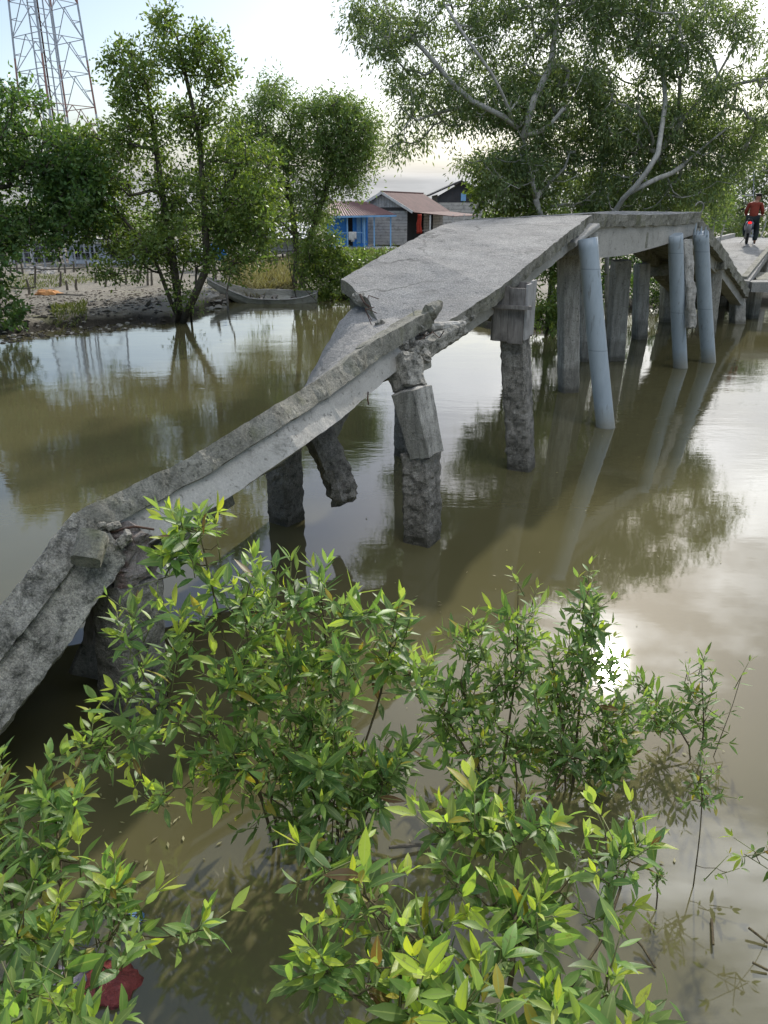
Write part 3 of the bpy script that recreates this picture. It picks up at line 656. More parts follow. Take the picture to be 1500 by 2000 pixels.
# mangrove at the water's edge
b=G(352,628); bz=np.array([b[0],b[1],-.1])
tr0=[bz,W(345,560,18.7),W(335,490,18.7),W(320,400,18.8),W(300,250,18.8),W(285,160,18.8)]
tree('mangrove_tree','tall mangrove tree with twin trunks rooted at the water edge beside the mud bank','tree',b,
 [(tr0,None),([bz,W(375,590,18.6),W(405,520,18.6),W(400,430,18.6),W(393,330,18.6),W(392,280,18.7),W(370,180,18.7),W(345,70,18.7)],None),
  ([bz,W(330,580,18.5),W(312,530,18.4),W(298,500,18.3)],None),([bz+[.25,.1,0],W(372,600,18.6),W(385,565,18.7),W(380,500,18.8)],None),([bz+[-.1,-.1,0],W(345,600,18.5),W(350,560,18.5),W(362,510,18.6)],None)],
 [([(150,250),(260,230),(330,300),(420,330),(440,460),(400,520),(300,500),(190,530),(130,440)],110,19.3,1.2,(.015,-.2,51)),([(430,300),(540,290),(560,420),(540,510),(440,500)],120,19.4,1.0,None),([(205,90),(255,85),(290,120),(300,190),(330,290),(260,330),(215,300),(225,220)],130,18.8,.7,(.02,-.3,3)),
  ([(298,30),(340,15),(365,40),(400,45),(430,90),(440,130),(495,155),(480,200),(440,230),(380,260),(330,230),(300,120)],130,18.7,.7,(.02,-.2,4)),
  ([(300,230),(470,200),(500,330),(530,420),(420,440),(330,330)],80,18.8,.8,(.02,-.12,5)),
  ([(110,260),(200,260),(300,300),(330,400),(330,500),(250,520),(150,450),(105,340)],210,18.9,1.0,(.012,-.25,6)),
  ([(300,340),(420,360),(520,380),(530,480),(480,540),(400,520),(320,540),(300,480)],230,18.7,1.1,(.015,-.35,7)),
  ([(185,520),(230,490),(300,470),(320,510),(250,545),(200,550)],26,18.0,.4,None),([(325,555),(400,555),(390,605),(335,610)],12,18.5,.3,None)],
 M['bark_dark'],M['leaf_mangrove'],.10,.46,44,.36,.009,seed=11,rmax=.15,droop=.1)
# leafless pale twigs of the same thicket
# left dark tree hanging into the frame
tree('mangrove_tree','dark dense mangrove tree cut off by the left edge above a low shrub','tree',(-10.6,18.6,.1),
 [([(-10.6,18.6,-.1),(-10.3,18.4,1.6),(-9.6,18.2,3.2),(-9.2,18.2,4.6)],None)],
 [([(-40,200),(110,235),(190,330),(215,470),(110,510),(-40,480)],170,18.8,1.0,None),([(-90,190),(0,165),(50,170),(95,215),(120,270),(150,330),(190,400),(180,450),(120,480),(60,450),(0,500),(-90,520)],400,18.2,1.1,(.012,-.35,8)),
  ([(90,300),(160,290),(200,330),(190,440),(140,430),(100,380)],90,18.2,.8,(.02,-.3,9))],
 M['bark_dark'],M['leaf_dark'],.115,.48,46,.40,.010,seed=12,rmax=.16,droop=.1)
tree('mangrove_shrub','low dark mangrove shrub at the left edge of the mud bank','shrub',(-8.2,16.6,0),
 [([(-8.6,17.0,-.1),(-8.4,16.9,.8),(-8.3,16.9,1.4)],None)],
 [([(-60,470),(10,490),(40,530),(35,600),(55,625),(20,640),(-60,650)],70,16.8,.5,None)],
 M['bark_dark'],M['leaf_dark'],.13,.5,26,.24,.008,seed=13,droop=.1)
# fine leaved pair, behind the boat
tree('bushy_tree','round crowned olive green tree standing behind the moored boat','tree',(-2.7,25.5,.2),
 [([(-2.9,25.4,0),W(580,500,25.4),W(575,440,25.4),W(560,350,25.5),W(540,260,25.5)],None),([(-2.7,25.5,0),W(600,480,25.4),W(620,420,25.4),W(650,330,25.5),W(665,250,25.5)],None)],
 [([(430,260),(520,220),(560,300),(560,440),(500,500),(430,440)],150,25.8,1.2,None),([(450,215),(500,200),(515,150),(550,150),(560,190),(610,205),(660,185),(700,200),(735,240),(725,300),(700,350),(670,395),(630,440),(560,470),(480,450),(450,380),(440,290)],700,25.6,1.5,(.014,-.42,10)),
  ([(600,200),(660,180),(735,235),(725,330),(690,385),(640,330)],200,25.3,1.0,(.02,-.4,11))],
 M['bark_dark'],M['leaf_fine'],.11,.36,46,.48,.009,seed=14,rmax=.11,droop=.5)
tree('waterside_shrub','leaning dark green shrub over the water between the boat and broken slab','shrub',(-1.6,24.0,.1),
 [([(-1.6,24.2,0),W(640,520,24.1),W(650,460,24.1)],None),([(-2.6,23.6,0),W(565,520,23.9),W(560,470,23.9),W(550,440,24.0)],None),([(-2.0,24,0.1),W(570,520,23.6),W(590,560,23.2),W(618,588,22.9)],None)],
 [([(600,450),(650,445),(665,485),(705,510),(715,560),(690,585),(620,580),(580,545),(575,490)],230,24.0,.8,(.02,-.4,12))],
 M['bark_dark'],M['leaf_mangrove'],.11,.42,38,.28,.008,seed=15,droop=.3)
tree('waterside_shrub','small bright green shrub on the bank under the blue house','shrub',(-.8,27,.3),
 [([(-.8,27,.1),W(700,490,27)],None)],
 [([(670,494),(740,490),(780,486),(760,502),(720,520),(680,530)],60,27,.6,None)],
 M['bark_dark'],M['leaf_fine'],.1,.5,30,.26,.007,seed=16,droop=.2)
# the big tree
gA=np.array([4.0,18.4,0]); 
A=[gA,W(1075,470,17.9),W(1048,400,17.6),W(1038,340,17.4),W(1022,270,17.2),W(1010,250,17.1)]
big,_=tree('spreading_tree','big spreading grey green tree with pale forked limbs rising behind the crest of the bridge','tree',gA,
 [(A,None),([W(1010,250,17.1),W(975,220,16.9),W(930,205,16.9),W(880,160,17.2),W(840,110,17.5),W(800,70,17.7)],None),
  ([W(1003,247,17.1),W(990,200,16.8),W(965,150,16.6),W(930,100,16.5),W(900,60,16.6),W(870,10,16.8)],None),
  ([W(1022,270,17.2),W(1040,200,17.2),W(1075,130,17.5),W(1085,60,17.7),W(1090,-20,17.9)],None),
  ([W(930,205,17.8),W(890,212,17.6),W(850,222,17.5),W(815,235,17.4)],None)],
 [([(660,35),(700,-60),(900,-80),(1150,-80),(1180,60),(1150,200),(1050,230),(960,150),(880,120),(800,140),(740,130),(700,85)],440,18.0,1.4,(.012,-.2,13)),
  ([(750,130),(860,110),(1000,160),(1060,250),(1080,330),(1010,390),(930,400),(935,330),(880,330),(925,280),(870,240),(830,270),(790,305),(755,290),(775,230)],290,17.9,1.2,(.013,-.2,14)),
  ([(1000,160),(1150,100),(1200,260),(1180,400),(1010,400),(980,300)],330,18.8,1.2,(.014,-.32,15))],
 M['bark_grey'],M['leaf_grey'],.10,.29,66,.42,.0085,seed=17,rmax=.135,droop=.75,wander=.14)
gB=np.array([5.3,18.6,0]); 
tree('spreading_tree','dense tree on a leaning forked pale trunk at the right behind the crest','tree',gB,
 [([gB,W(1185,440,17.7),W(1215,390,17.2),W(1255,350,16.9),W(1285,300,16.9),W(1300,200,17.8),W(1290,90,18.1)],None),
  ([W(1228,378,17.1),W(1275,352,17.0),W(1320,335,17.8),W(1370,290,17.7),W(1420,250,17.7)],None),
  ([W(1285,300,18.1),W(1345,220,18),W(1400,150,18),W(1440,80,18)],None),
  ([W(1400,180,17.8),W(1450,160,17.6),W(1520,150,17.5)],None)],
 [([(1130,-60),(1380,-70),(1420,0),(1380,80),(1330,170),(1320,260),(1200,280),(1140,160)],400,18.2,1.3,(.013,-.4,16)),
  ([(1180,240),(1330,200),(1420,240),(1490,250),(1490,300),(1440,340),(1400,400),(1300,420),(1180,410)],470,18.7,1.2,(.013,-.5,17)),
  ([(1350,60),(1450,0),(1560,-20),(1570,260),(1440,250),(1360,200)],150,17.8,1.1,(.014,-.15,18))],
 M['bark_grey'],M['leaf_grey'],.10,.29,66,.42,.0085,seed=18,rmax=.15,droop=.75,wander=.14)
# understorey
for i,(lab,poly,n,Y,lf,bs) in enumerate((
 ('dense green undergrowth shrub between the wooden house and the bridge crest',[(925,330),(990,300),(1060,340),(1080,430),(1000,450),(935,430)],150,18.6,'leaf_mangrove',(3.1,19,0)),
 ('tall leafy shrub reaching down to the water behind the boxed pile',[(1035,400),(1130,420),(1135,640),(1105,650),(1085,660),(1040,655),(1040,540)],170,17.4,'leaf_mangrove',(3.7,17.8,0)),
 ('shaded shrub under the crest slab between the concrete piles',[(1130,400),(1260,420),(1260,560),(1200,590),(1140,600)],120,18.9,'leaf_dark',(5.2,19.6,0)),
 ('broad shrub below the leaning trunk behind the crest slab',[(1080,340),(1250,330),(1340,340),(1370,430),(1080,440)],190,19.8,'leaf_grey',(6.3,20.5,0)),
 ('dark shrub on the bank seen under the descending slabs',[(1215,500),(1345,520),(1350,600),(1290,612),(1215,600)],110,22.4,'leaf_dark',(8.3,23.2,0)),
 ('shrub with dry twigs left of the motorcyclist',[(1340,330),(1400,345),(1430,400),(1415,440),(1375,455),(1350,430)],100,24.5,'leaf_fine',(9.6,25.6,0)))):
    base=np.array(bs,float); cx=sum(p[0] for p in poly)/len(poly); top=min(p[1] for p in poly)
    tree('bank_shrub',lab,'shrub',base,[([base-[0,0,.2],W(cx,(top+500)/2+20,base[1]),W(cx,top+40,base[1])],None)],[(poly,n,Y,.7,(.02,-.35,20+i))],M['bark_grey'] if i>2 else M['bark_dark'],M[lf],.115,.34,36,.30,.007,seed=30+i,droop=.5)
# pale far scrub
for i,(lab,poly,n,Y) in enumerate((
 ('pale green scrub tree behind the motorcyclist at the right edge',[(1410,330),(1450,300),(1500,280),(1580,290),(1600,480),(1420,475),(1400,400)],260,36),
 ('hazy pale scrub between the big tree and the right edge',[(1330,400),(1400,340),(1440,330),(1450,470),(1340,470)],130,40),
 ('low far scrub behind the grey wooden house',[(810,400),(880,380),(960,360),(960,440),(820,440)],80,62),
 ('far green scrub seen through the mangroves above the fence',[(60,420),(200,410),(330,420),(420,430),(560,430),(560,490),(60,480)],150,48))):
    cx=sum(p[0] for p in poly)/len(poly); b=W(cx,500,Y); b[2]=.2
    tree('scrub_tree',lab,'tree',b,[([b,W(cx,440,Y),W(cx,400,Y)],None)],[(poly,n,Y,1.5,None)],M['bark_grey'],M['leaf_pale' if i!=3 else 'leaf_fine'],.2,.34,30,.62,.01,group=None,seed=50+i,droop=.4,step=.8)
wr=random.Random(77); WP=[]
for k in range(900):
    x=wr.uniform(-75,75); y=82+wr.uniform(-5,5); hh=1.3+1.9*max(0,.45+.9*fnz((x,0,0),.07,5)); WP.append((x,y,wr.uniform(0,hh)))
Cc,Dd,Nn,Ll,Ww,aa=clump_leaves(WP,26,1.3,.42,.45,.2); V,Q=leaf_quads(Cc,Dd,Nn,Ll,Ww); tag(quads_mesh('far_woodland',V,Q,M['leaf_fine'],None,attrs={'age':np.repeat(aa,4),'rnd':np.repeat(rng.uniform(0,1,len(Cc)),4)}),'low continuous green woodland along the far edge of the flats',None,None,'stuff')
# bare thin saplings beside the walkway
for i,(x0,y0,x1,y1) in enumerate(((1392,455,1400,375),(1408,462,1420,400),(1380,450,1388,395),(1487,460,1497,420))):
    p=W(x0,y0,24.5 if i<3 else 31); q=W(x1,y1,24.6 if i<3 else 31); base=np.array([p[0],p[1],.5]); T=thing('bare_sapling',['bare pale stick beside a twig left of the rider','bare pale stick nearest the rider','short bare stick above the descending slab','bare pale stick at the right edge behind the walkway'][i],'sapling',base,'bare sticks beside the walkway')
    mb=MB(); mb.tube([base-[0,0,.3],p,(p+q)/2+[.05,0,0],q],[.028,.024,.02,.01],6); mb.tube([(p+q)/2,(p+q)/2+[.3,.1,.4]],[.012,.005],5); mb.build('stem',M['bark_grey'],T)
# ------------------------------------------------------------------ foreground saplings
def leaf_blades(C,D,N,L,Wd,age,curl):
    """real leaf blades: 6 rows x 3 columns, folded along the midrib and arched"""
    us=np.array([0,.14,.35,.58,.82,1.0]); ws=np.array([.05,.52,.97,.92,.46,.015]); m=len(C)
    S=np.cross(D,N); S/=np.linalg.norm(S,axis=1)[:,None]
    V=np.zeros((m,6,3,3)); 
    for i,(u,w) in enumerate(zip(us,ws)):
        cen=C+D*(L*u*(1-.12*curl*u))[:,None]-N*(L*curl*u*u*.34)[:,None]
        for j,s in enumerate((-1,0,1)):
            V[:,i,j]=cen+S*(s*Wd*w*.5)[:,None]+N*(abs(s)*Wd*w*.13)[:,None]
    k=np.arange(m)[:,None]*18; q=[]
    for i in range(5):
        for j in range(2): a=i*3+j; q.append([a,a+1,a+4,a+3])
    Q=(k[:,:,None]+np.array(q)[None]).reshape(-1,4)
    al=np.tile(np.repeat(us,3),m); ac=np.tile(np.array([1,0,1]*6),m)
    return V.reshape(-1,3),Q,{'age':np.repeat(age,18),'rnd':np.repeat(rng.uniform(0,1,m),18),'along':al,'across':ac}
def sapling(label, base, stems, crowns, lf=.085, seed=1, r0=.0017, nodes=4, group='mangrove saplings standing in the shallow water', density=1.0, young=.35, twig=.12, ar=.30):
    r=random.Random(seed); base=np.array(base,float); T=thing('mangrove_sapling',label,'sapling',base,group); tips=[]
    for ci,(poly,n,(y0,Y0,y1,Y1),dj) in enumerate(crowns):
        for (x,y) in sample_poly(poly,int(n*density),r,(.011,-.12,seed+ci*3) if n>20 else None):
            Y=Y0+(Y1-Y0)*(y-y0)/(y1-y0)+r.triangular(-dj,dj,0); p=W(x,y,Y)
            if p[2]<.08: p=G(x,y,.08+r.random()*.12)
            tips.append(p)
    P,par,ti=grow([(s,None) for s in stems],tips,r,step=.07,wander=.18,up=.5,prefer=.5)
    smb=MB(); branch_mesh(smb,P,par,r0,.42,.011,6); nst=len(smb.f)
    C=[];D=[];N=[];L=[];A=[]; lf0=lf
    ends=[(P[i],P[par[i]] if par[i]>=0 else base,par[i]) for i in ti]+[(np.array(s[-1]),np.array(s[-2]),None) for s in stems]
    def put(c,d,n,l,a): C.append(c);D.append(d);N.append(n);L.append(l);A.append(a)
    def leafpair(p,ax,ph,l,a,spread):
        ref=np.array([0,0,1.]) if abs(ax[2])<.9 else np.array([1.,0,0]); e1=np.cross(ax,ref); e1/=np.linalg.norm(e1); e2=np.cross(ax,e1)
        for s in (0,math.pi):
            o=math.cos(ph+s)*e1+math.sin(ph+s)*e2; sp=spread+r.gauss(0,.16); d=ax*math.cos(sp)+o*math.sin(sp)
            d=d+np.array([r.gauss(0,.13),r.gauss(0,.13),r.gauss(.02,.13)]); d/=np.linalg.norm(d); n=ax*math.sin(sp)-o*math.cos(sp)*.6+np.array([0,0,.55]); n=n+np.array([r.gauss(0,.25),r.gauss(0,.25),0])
            n-=d*np.dot(n,d); n/=np.linalg.norm(n); ll=l*r.uniform(.6,1.25)
            if r.random()<.93: put(p+d*.006,d,n,ll,min(1,max(0,a+r.gauss(0,.12))))
    for (p,q,_) in ends:
        ax=p-q; ax/=np.linalg.norm(ax)+1e-9; ax=ax*.9+np.array([r.gauss(0,.38),r.gauss(0,.38),.42+r.gauss(0,.2)]); ax/=np.linalg.norm(ax); ph=r.uniform(0,3.14)
        yb=young*r.uniform(.1,1.6); k=max(2,nodes+r.randint(-1,1)); ln=twig*r.uniform(.7,1.7); lf=lf0*r.uniform(.72,1.22)
        tipp=p+ax*ln*.5; s0=p-ax*ln*.5; mbp=[s0,tipp]
        for i in range(k):
            u=i/(k-1) if k>1 else 1; pos=s0+(tipp-s0)*u
            leafpair(pos,ax,ph+i*math.pi/2+r.gauss(0,.15),lf*(1.05-.30*u),yb*u**1.5*1.1+.08,1.2-.45*u)
        if r.random()<.8:
            leafpair(tipp,ax,ph+1,lf*.62,min(1,yb+.35),.35)
        TW.append((s0,tipp))
        mid=(p+q)/2
        if r.random()<.6: leafpair(q,ax,r.uniform(0,3),lf*.95,.1,1.15)
    C,D,N,L,A=[np.array(x) for x in (C,D,N,L,A)]
    V,Q,at=leaf_blades(C,D,N,L,L*ar*rng.uniform(.82,1.2,len(L)),A,rng.uniform(-.25,1.0,len(L)))
    quads_mesh('leaves',V,Q,M['leaf_fg'],T,smooth=True,attrs=at)
    for a,b in TW: smb.tube([a,b],[.0022,.0014],5)
    so=smb.build('stem',M['stem'],T,smooth=True); so.data.materials.append(M['twig']); so.data.polygons.foreach_set('material_index',[0]*nst+[1]*(len(smb.f)-nst)); TW.clear()
    return T
TW=[]; M['twig']=simple('green_twig',(.18,.22,.06),(.1,.09,.04),20,.6)
D1=(1000,2.95,1660,2.5)
def stems(*s): return [[np.array(p,float) for p in q] for q in s]
b1=G(560,1640); b1b=G(655,1620)
sapling('tall bushy sapling with the highest pale shoot in front of the near crushed pile',b1,
 stems([b1-[0,0,.4],W(520,1500,2.6),W(450,1300,2.8),W(415,1150,2.9),W(390,1040,2.95)],[b1-[0,0,.4],W(500,1520,2.55),W(400,1420,2.6),W(300,1340,2.65)]),
 [([(340,1010),(400,1000),(440,1060),(500,1110),(540,1200),(540,1400),(470,1480),(380,1450),(340,1350),(330,1200),(320,1130)],72,D1,.28),([(230,1130),(320,1130),(330,1250),(340,1400),(260,1400),(230,1300)],14,D1,.15),
  ([(150,1480),(200,1370),(280,1340),(420,1400),(500,1480),(480,1580),(380,1600),(260,1560),(180,1540)],40,D1,.22)],
 .112,101,nodes=4,young=.65,ar=.27)
sapling('dense middle sapling bush between the leaning shoots in front of the ramp shadow',b1b,
 stems([b1b-[0,0,.4],W(660,1500,2.6),W(640,1300,2.8),W(625,1130,2.9)],[b1b-[0,0,.4],W(690,1520,2.6),W(740,1370,2.8),W(770,1230,2.9)],[b1b-[0,0,.4],W(600,1500,2.5),W(540,1400,2.6)]),
 [([(520,1130),(620,1090),(680,1180),(790,1200),(850,1250),(860,1400),(840,1480),(760,1560),(640,1600),(520,1560),(480,1440),(500,1260)],150,D1,.32)],
 .11,102,nodes=4,young=.5,ar=.25)
b1c=G(640,1690)
sapling('low dark leafy sapling crowding the water under the dense middle bush',b1c,
 stems([b1c-[0,0,.3],W(650,1600,2.45),W(660,1500,2.5)],[b1c-[0,0,.3],W(560,1580,2.45),W(470,1520,2.45)],[b1c-[0,0,.3],W(720,1580,2.5),W(760,1500,2.55)]),
 [([(380,1500),(560,1450),(760,1440),(860,1480),(800,1560),(720,1640),(660,1690),(560,1640),(430,1620)],60,(1450,2.6,1700,2.4),.16)],
 .095,111,nodes=4,young=.12,ar=.27)
b2c=G(1010,1600)
sapling('low dark sapling filling the gap under the slender stems',b2c,
 stems([b2c-[0,0,.3],W(1010,1520,2.8),W(1000,1430,2.9)],[b2c-[0,0,.3],W(1100,1500,2.85),W(1150,1430,2.95)],[b2c-[0,0,.3],W(920,1480,2.85),W(870,1400,2.95)]),
 [([(840,1330),(960,1300),(1080,1320),(1200,1360),(1230,1480),(1180,1560),(1040,1600),(900,1560),(840,1450)],75,(1300,3.1,1600,2.75),.2)],
 .088,112,nodes=4,young=.15,ar=.26)
b2=G(960,1590); 
sapling('slender upright sapling with dark stems right of the dense middle bush',b2,
 stems([b2-[0,0,.3],W(985,1480,2.9),W(1010,1300,3.1),W(1012,1140,3.2)],[b2-[0,0,.3],W(930,1450,2.9),W(900,1330,3.0)]),
 [([(850,1290),(900,1240),(960,1200),(1000,1120),(1050,1180),(1070,1300),(1060,1480),(960,1580),(860,1520),(840,1400)],95,(1120,3.25,1600,2.75),.25)],
 .095,103,nodes=4,young=.5,ar=.25)
b3=G(1120,1560)
sapling('upright sapling in front of the sun glint on the water',b3,
 stems([b3-[0,0,.3],W(1130,1400,3.1),W(1143,1250,3.25),W(1150,1130,3.35)],[b3-[0,0,.3],W(1100,1420,3.0),W(1080,1300,3.1)]),
 [([(1060,1260),(1110,1230),(1150,1130),(1180,1200),(1200,1290),(1240,1370),(1245,1480),(1160,1560),(1060,1540),(1040,1400)],105,(1120,3.35,1600,2.8),.25)],
 .082,104,nodes=4,young=.3)
b4=G(1370,1515)
sapling('small dark sapling standing apart on open grey water at the right',b4,
 stems([b4-[0,0,.2],W(1345,1450,3.2),W(1300,1390,3.3),W(1245,1330,3.3)],[b4-[0,0,.2],W(1375,1420,3.2),W(1370,1300,3.3)],[b4-[0,0,.2],W(1400,1460,3.2),W(1430,1380,3.3),W(1448,1320,3.35)]),
 [([(1230,1330),(1270,1340),(1330,1400),(1400,1410),(1410,1480),(1320,1500),(1290,1440)],24,(1290,3.35,1520,3.1),.15),
  ([(1340,1310),(1390,1290),(1400,1420),(1340,1430)],14,(1290,3.35,1520,3.1),.1)],
 .085,105,nodes=4,young=.12,ar=.22)
b5=G(1358,1738)
sapling('thin single stemmed sapling rising from the water below the small dark one',b5,
 stems([b5-[0,0,.2],W(1366,1640,2.4),W(1372,1560,2.5),W(1368,1520,2.52)]),
 [([(1340,1500),(1400,1505),(1400,1560),(1345,1565)],7,(1500,2.5,1600,2.45),.06),([(1395,1690),(1430,1695),(1430,1720),(1400,1715)],2,(1500,2.4,1720,2.35),.02)],
 .055,106,nodes=3,young=.1)
b6=G(110,2080,0)
sapling('leafy sapling clump filling the lower left corner above the red bag',b6,
 stems([b6-[0,0,.3],W(110,1900,1.5),W(120,1700,1.75),W(105,1560,1.95)],[b6-[0,0,.3],W(200,1880,1.5),W(240,1740,1.7)],[b6-[0,0,.3],W(40,1850,1.5),W(10,1700,1.8),W(-20,1560,1.9)]),
 [([(-40,1440),(30,1480),(90,1520),(150,1560),(160,1640),(100,1720),(-40,1740)],34,(1440,2.15,2000,1.25),.15),
  ([(-40,1700),(60,1660),(150,1660),(260,1720),(300,1800),(280,1900),(160,1940),(-40,1960)],44,(1440,2.15,2000,1.25),.15),
  ([(-40,1930),(160,1950),(240,2000),(200,2100),(-40,2100)],20,(1440,2.0,2000,1.2),.1),
  ([(340,1790),(410,1800),(400,1850),(340,1840)],3,(1440,2.1,2000,1.35),.05)],
 .095,107,nodes=4,young=.55,twig=.11)
b7=G(950,2120)
sapling('large near sapling with glossy broad leaves filling the bottom centre',b7,
 stems([b7-[0,0,.3],W(900,1950,1.15),W(830,1850,1.2),W(700,1740,1.35),W(630,1690,1.4)],[b7-[0,0,.3],W(1000,1900,1.15),W(1010,1750,1.35),W(1020,1600,1.55)],[b7-[0,0,.3],W(1100,1950,1.1),W(1180,1830,1.25),W(1230,1680,1.4)],[b7-[0,0,.3],W(750,1990,1.1),W(640,1910,1.2)]),
 [([(600,1680),(680,1660),(760,1700),(850,1740),(900,1830),(880,1950),(780,2010),(640,1960),(590,1900),(640,1820)],36,(1520,1.65,2000,1.08),.10),
  ([(820,1560),(900,1540),(1000,1600),(1060,1560),(1120,1640),(1240,1600),(1250,1720),(1200,1800),(1000,1800),(900,1760),(840,1640)],42,(1520,1.65,2000,1.08),.10),
  ([(880,1800),(1050,1780),(1200,1800),(1240,1900),(1310,1980),(1250,2080),(900,2080),(860,1950)],34,(1520,1.6,2000,1.05),.10)],
 .087,108,nodes=4,young=.7,twig=.10,ar=.31)
b8=G(1560,1700); sapling('sprig reaching in from the right edge over grey water',b8,stems([b8-[0,0,.2],W(1540,1640,2.3),W(1500,1660,2.2)]),[([(1460,1640),(1500,1650),(1510,1690),(1480,1690)],3,(1600,2.2,1700,2.2),.05)],.07,109,nodes=2,young=.7)
b9=G(1283,1790)
sapling('tiny stunted sapling stub with scaly shoots on the open water',b9,stems([b9-[0,0,.1],W(1284,1750,2.28),W(1283,1715,2.3)]),[([(1275,1705),(1292,1705),(1292,1735),(1275,1735)],6,(1700,2.3,1760,2.25),.02)],.03,110,nodes=3,young=.05,twig=.03)
# ------------------------------------------------------------------ houses
def mroof(name,a,b):
    t=NT(name); co=t.n('ShaderNodeTexCoord').outputs['Object']; c=t.ramp(t.noise(co,1.5,6,.7),[(.3,b),(.66,a)]); c=t.mix(t.ramp(t.noise(co,5,5),[(.55,(0,0,0)),(.75,(.6,.6,.6))]),c,(.10,.07,.06))
    return t.out(c,.7,t.bump(t.noise(co,12,3),.3,.01),.3)
M['roof']=mroof('rusted_red_roof',(.22,.12,.105),(.14,.08,.072)); M['roof_dark']=mroof('dark_roof',(.06,.06,.065),(.03,.03,.033))
M['plank_wall']=woodmat('grey_plank_wall',(.58,.56,.53),(.37,.355,.33),(.5,.5,5)); M['plank_dark']=woodmat('shaded_plank',(.10,.095,.09),(.05,.045,.04),(.5,.5,5))
M['blue']=simple('blue_paint',(.05,.27,.72),(.03,.19,.55),4,.6); M['lightblue']=simple('pale_blue_paint',(.22,.42,.68),(.16,.33,.56),5,.6)
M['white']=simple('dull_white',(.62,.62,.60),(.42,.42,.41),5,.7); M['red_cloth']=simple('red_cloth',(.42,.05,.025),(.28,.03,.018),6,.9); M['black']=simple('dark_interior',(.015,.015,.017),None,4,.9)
M['grey_metal']=simple('grey_metal',(.33,.36,.40),(.2,.22,.26),8,.6); M['shelter']=simple('pale_blue_render',(.46,.52,.60),(.27,.31,.37),3,.8)
def boards(mb, o, ux, L, z0, z1, step, th=.03, n=None, vertical=False, clip=None, seed=0):
    """lapped boards on a wall plane from point o along ux"""
    ux=np.array(ux,float); nn=np.array([ux[1],-ux[0],0]); r=random.Random(seed)
    if not vertical:
        k=int((z1-z0)/step)
        for i in range(k):
            z=z0+(i+.5)*step; c=o+ux*L/2+nn*(.02+r.uniform(0,.01)); c=np.array([c[0],c[1],z]); w=np.array([0,0,1.])*math.cos(.12)-nn*(-math.sin(.12))
            mb.box(c,(L,th,step*.93),np.stack([ux,-nn,w],1))
    else:
        k=int(L/step)
        for i in range(k):
            u=(i+.5)*step; zt=clip(u/L); 
            if zt<=z0+.05: continue
            c=o+ux*u+nn*(.02+r.uniform(0,.012)); mb.box((c[0],c[1],(z0+zt)/2),(step*.9,th,zt-z0),np.stack([ux,-nn,np.array([0,0,1.])],1))
def rect3(mb,a,b,c,d,th):
    a,b,c,d=[np.array(q,float) for q in (a,b,c,d)]; n=np.cross(b-a,d-a); n/=np.linalg.norm(n); n*=np.sign(n[2]+1e-9)
    V=[a,b,c,d,a-n*th,b-n*th,c-n*th,d-n*th]; mb.add(V,[(0,1,2,3),(7,6,5,4),(0,4,5,1),(1,5,6,2),(2,6,7,3),(3,7,4,0)])
def corr(mb,a,b,c,d,th=.02,n=26,amp=.025):
    """corrugated roof sheet a-b eave, d-c ridge"""
    a,b,c,d=[np.array(q,float) for q in (a,b,c,d)]; nn=np.cross(b-a,d-a); nn/=np.linalg.norm(nn); nn*=np.sign(nn[2])
    k=n*4; V=[]
    for i in range(k+1):
        u=i/k; o=nn*amp*math.sin(u*n*2*math.pi); V+=[a+(b-a)*u+o,d+(c-d)*u+o,a+(b-a)*u+o-nn*th,d+(c-d)*u+o-nn*th]
    Fc=[]
    for i in range(k):
        q=i*4; Fc+=[(q,q+4,q+5,q+1),(q+2,q+3,q+7,q+6),(q,q+2,q+6,q+4),(q+1,q+5,q+7,q+3)]
    Fc+=[(0,1,3,2),(k*4,k*4+2,k*4+3,k*4+1)]; mb.add(V,Fc)
# gabled plank house
Y=48.; fl=.55
A0=W(704,480,Y); A0[2]=fl; B0=W(795,480,Y-.6); B0[2]=fl
ux=(B0-A0); gw=np.linalg.norm(ux[:2]); ux=ux/np.linalg.norm(ux); vy=np.array([-ux[1],ux[0],0]); 
vy=np.array([math.sin(R(22)),math.cos(R(22)),0]); Lh=6.5
ez=2.62; az=W(741,373,Y)[2]-.05
H=thing('gabled_plank_house','grey plank gabled house with rusty red roof and dark open verandah','house',(A0+B0)/2)
mb=MB(); 
mb.add([A0,B0,B0+[0,0,ez-fl],(A0+B0)/2+[0,0,az-fl-.08],A0+[0,0,ez-fl]],[(0,1,2,3,4)]); C0=A0+vy*Lh; E0=B0+vy*Lh
mb.add([A0,C0,C0+[0,0,ez-fl],A0+[0,0,ez-fl]],[(0,1,2,3)]); mb.add([C0,E0,E0+[0,0,ez-fl],(C0+E0)/2+[0,0,az-fl-.08],C0+[0,0,ez-fl]],[(0,1,2,3,4)])
mb.build('wall_core',M['plank_dark'],H)
mb=MB(); boards(mb,A0,ux,gw,fl,ez-.05,.17,seed=1); mb.build('plank_wall',M['plank_wall'],H)
mb=MB(); boards(mb,A0,ux,gw,ez-.02,az,.16,vertical=True,clip=lambda u:ez+(az-ez-.1)*(1-abs(2*u-1)),seed=2); mb.build('gable_boards',M['plank_wall'],H)
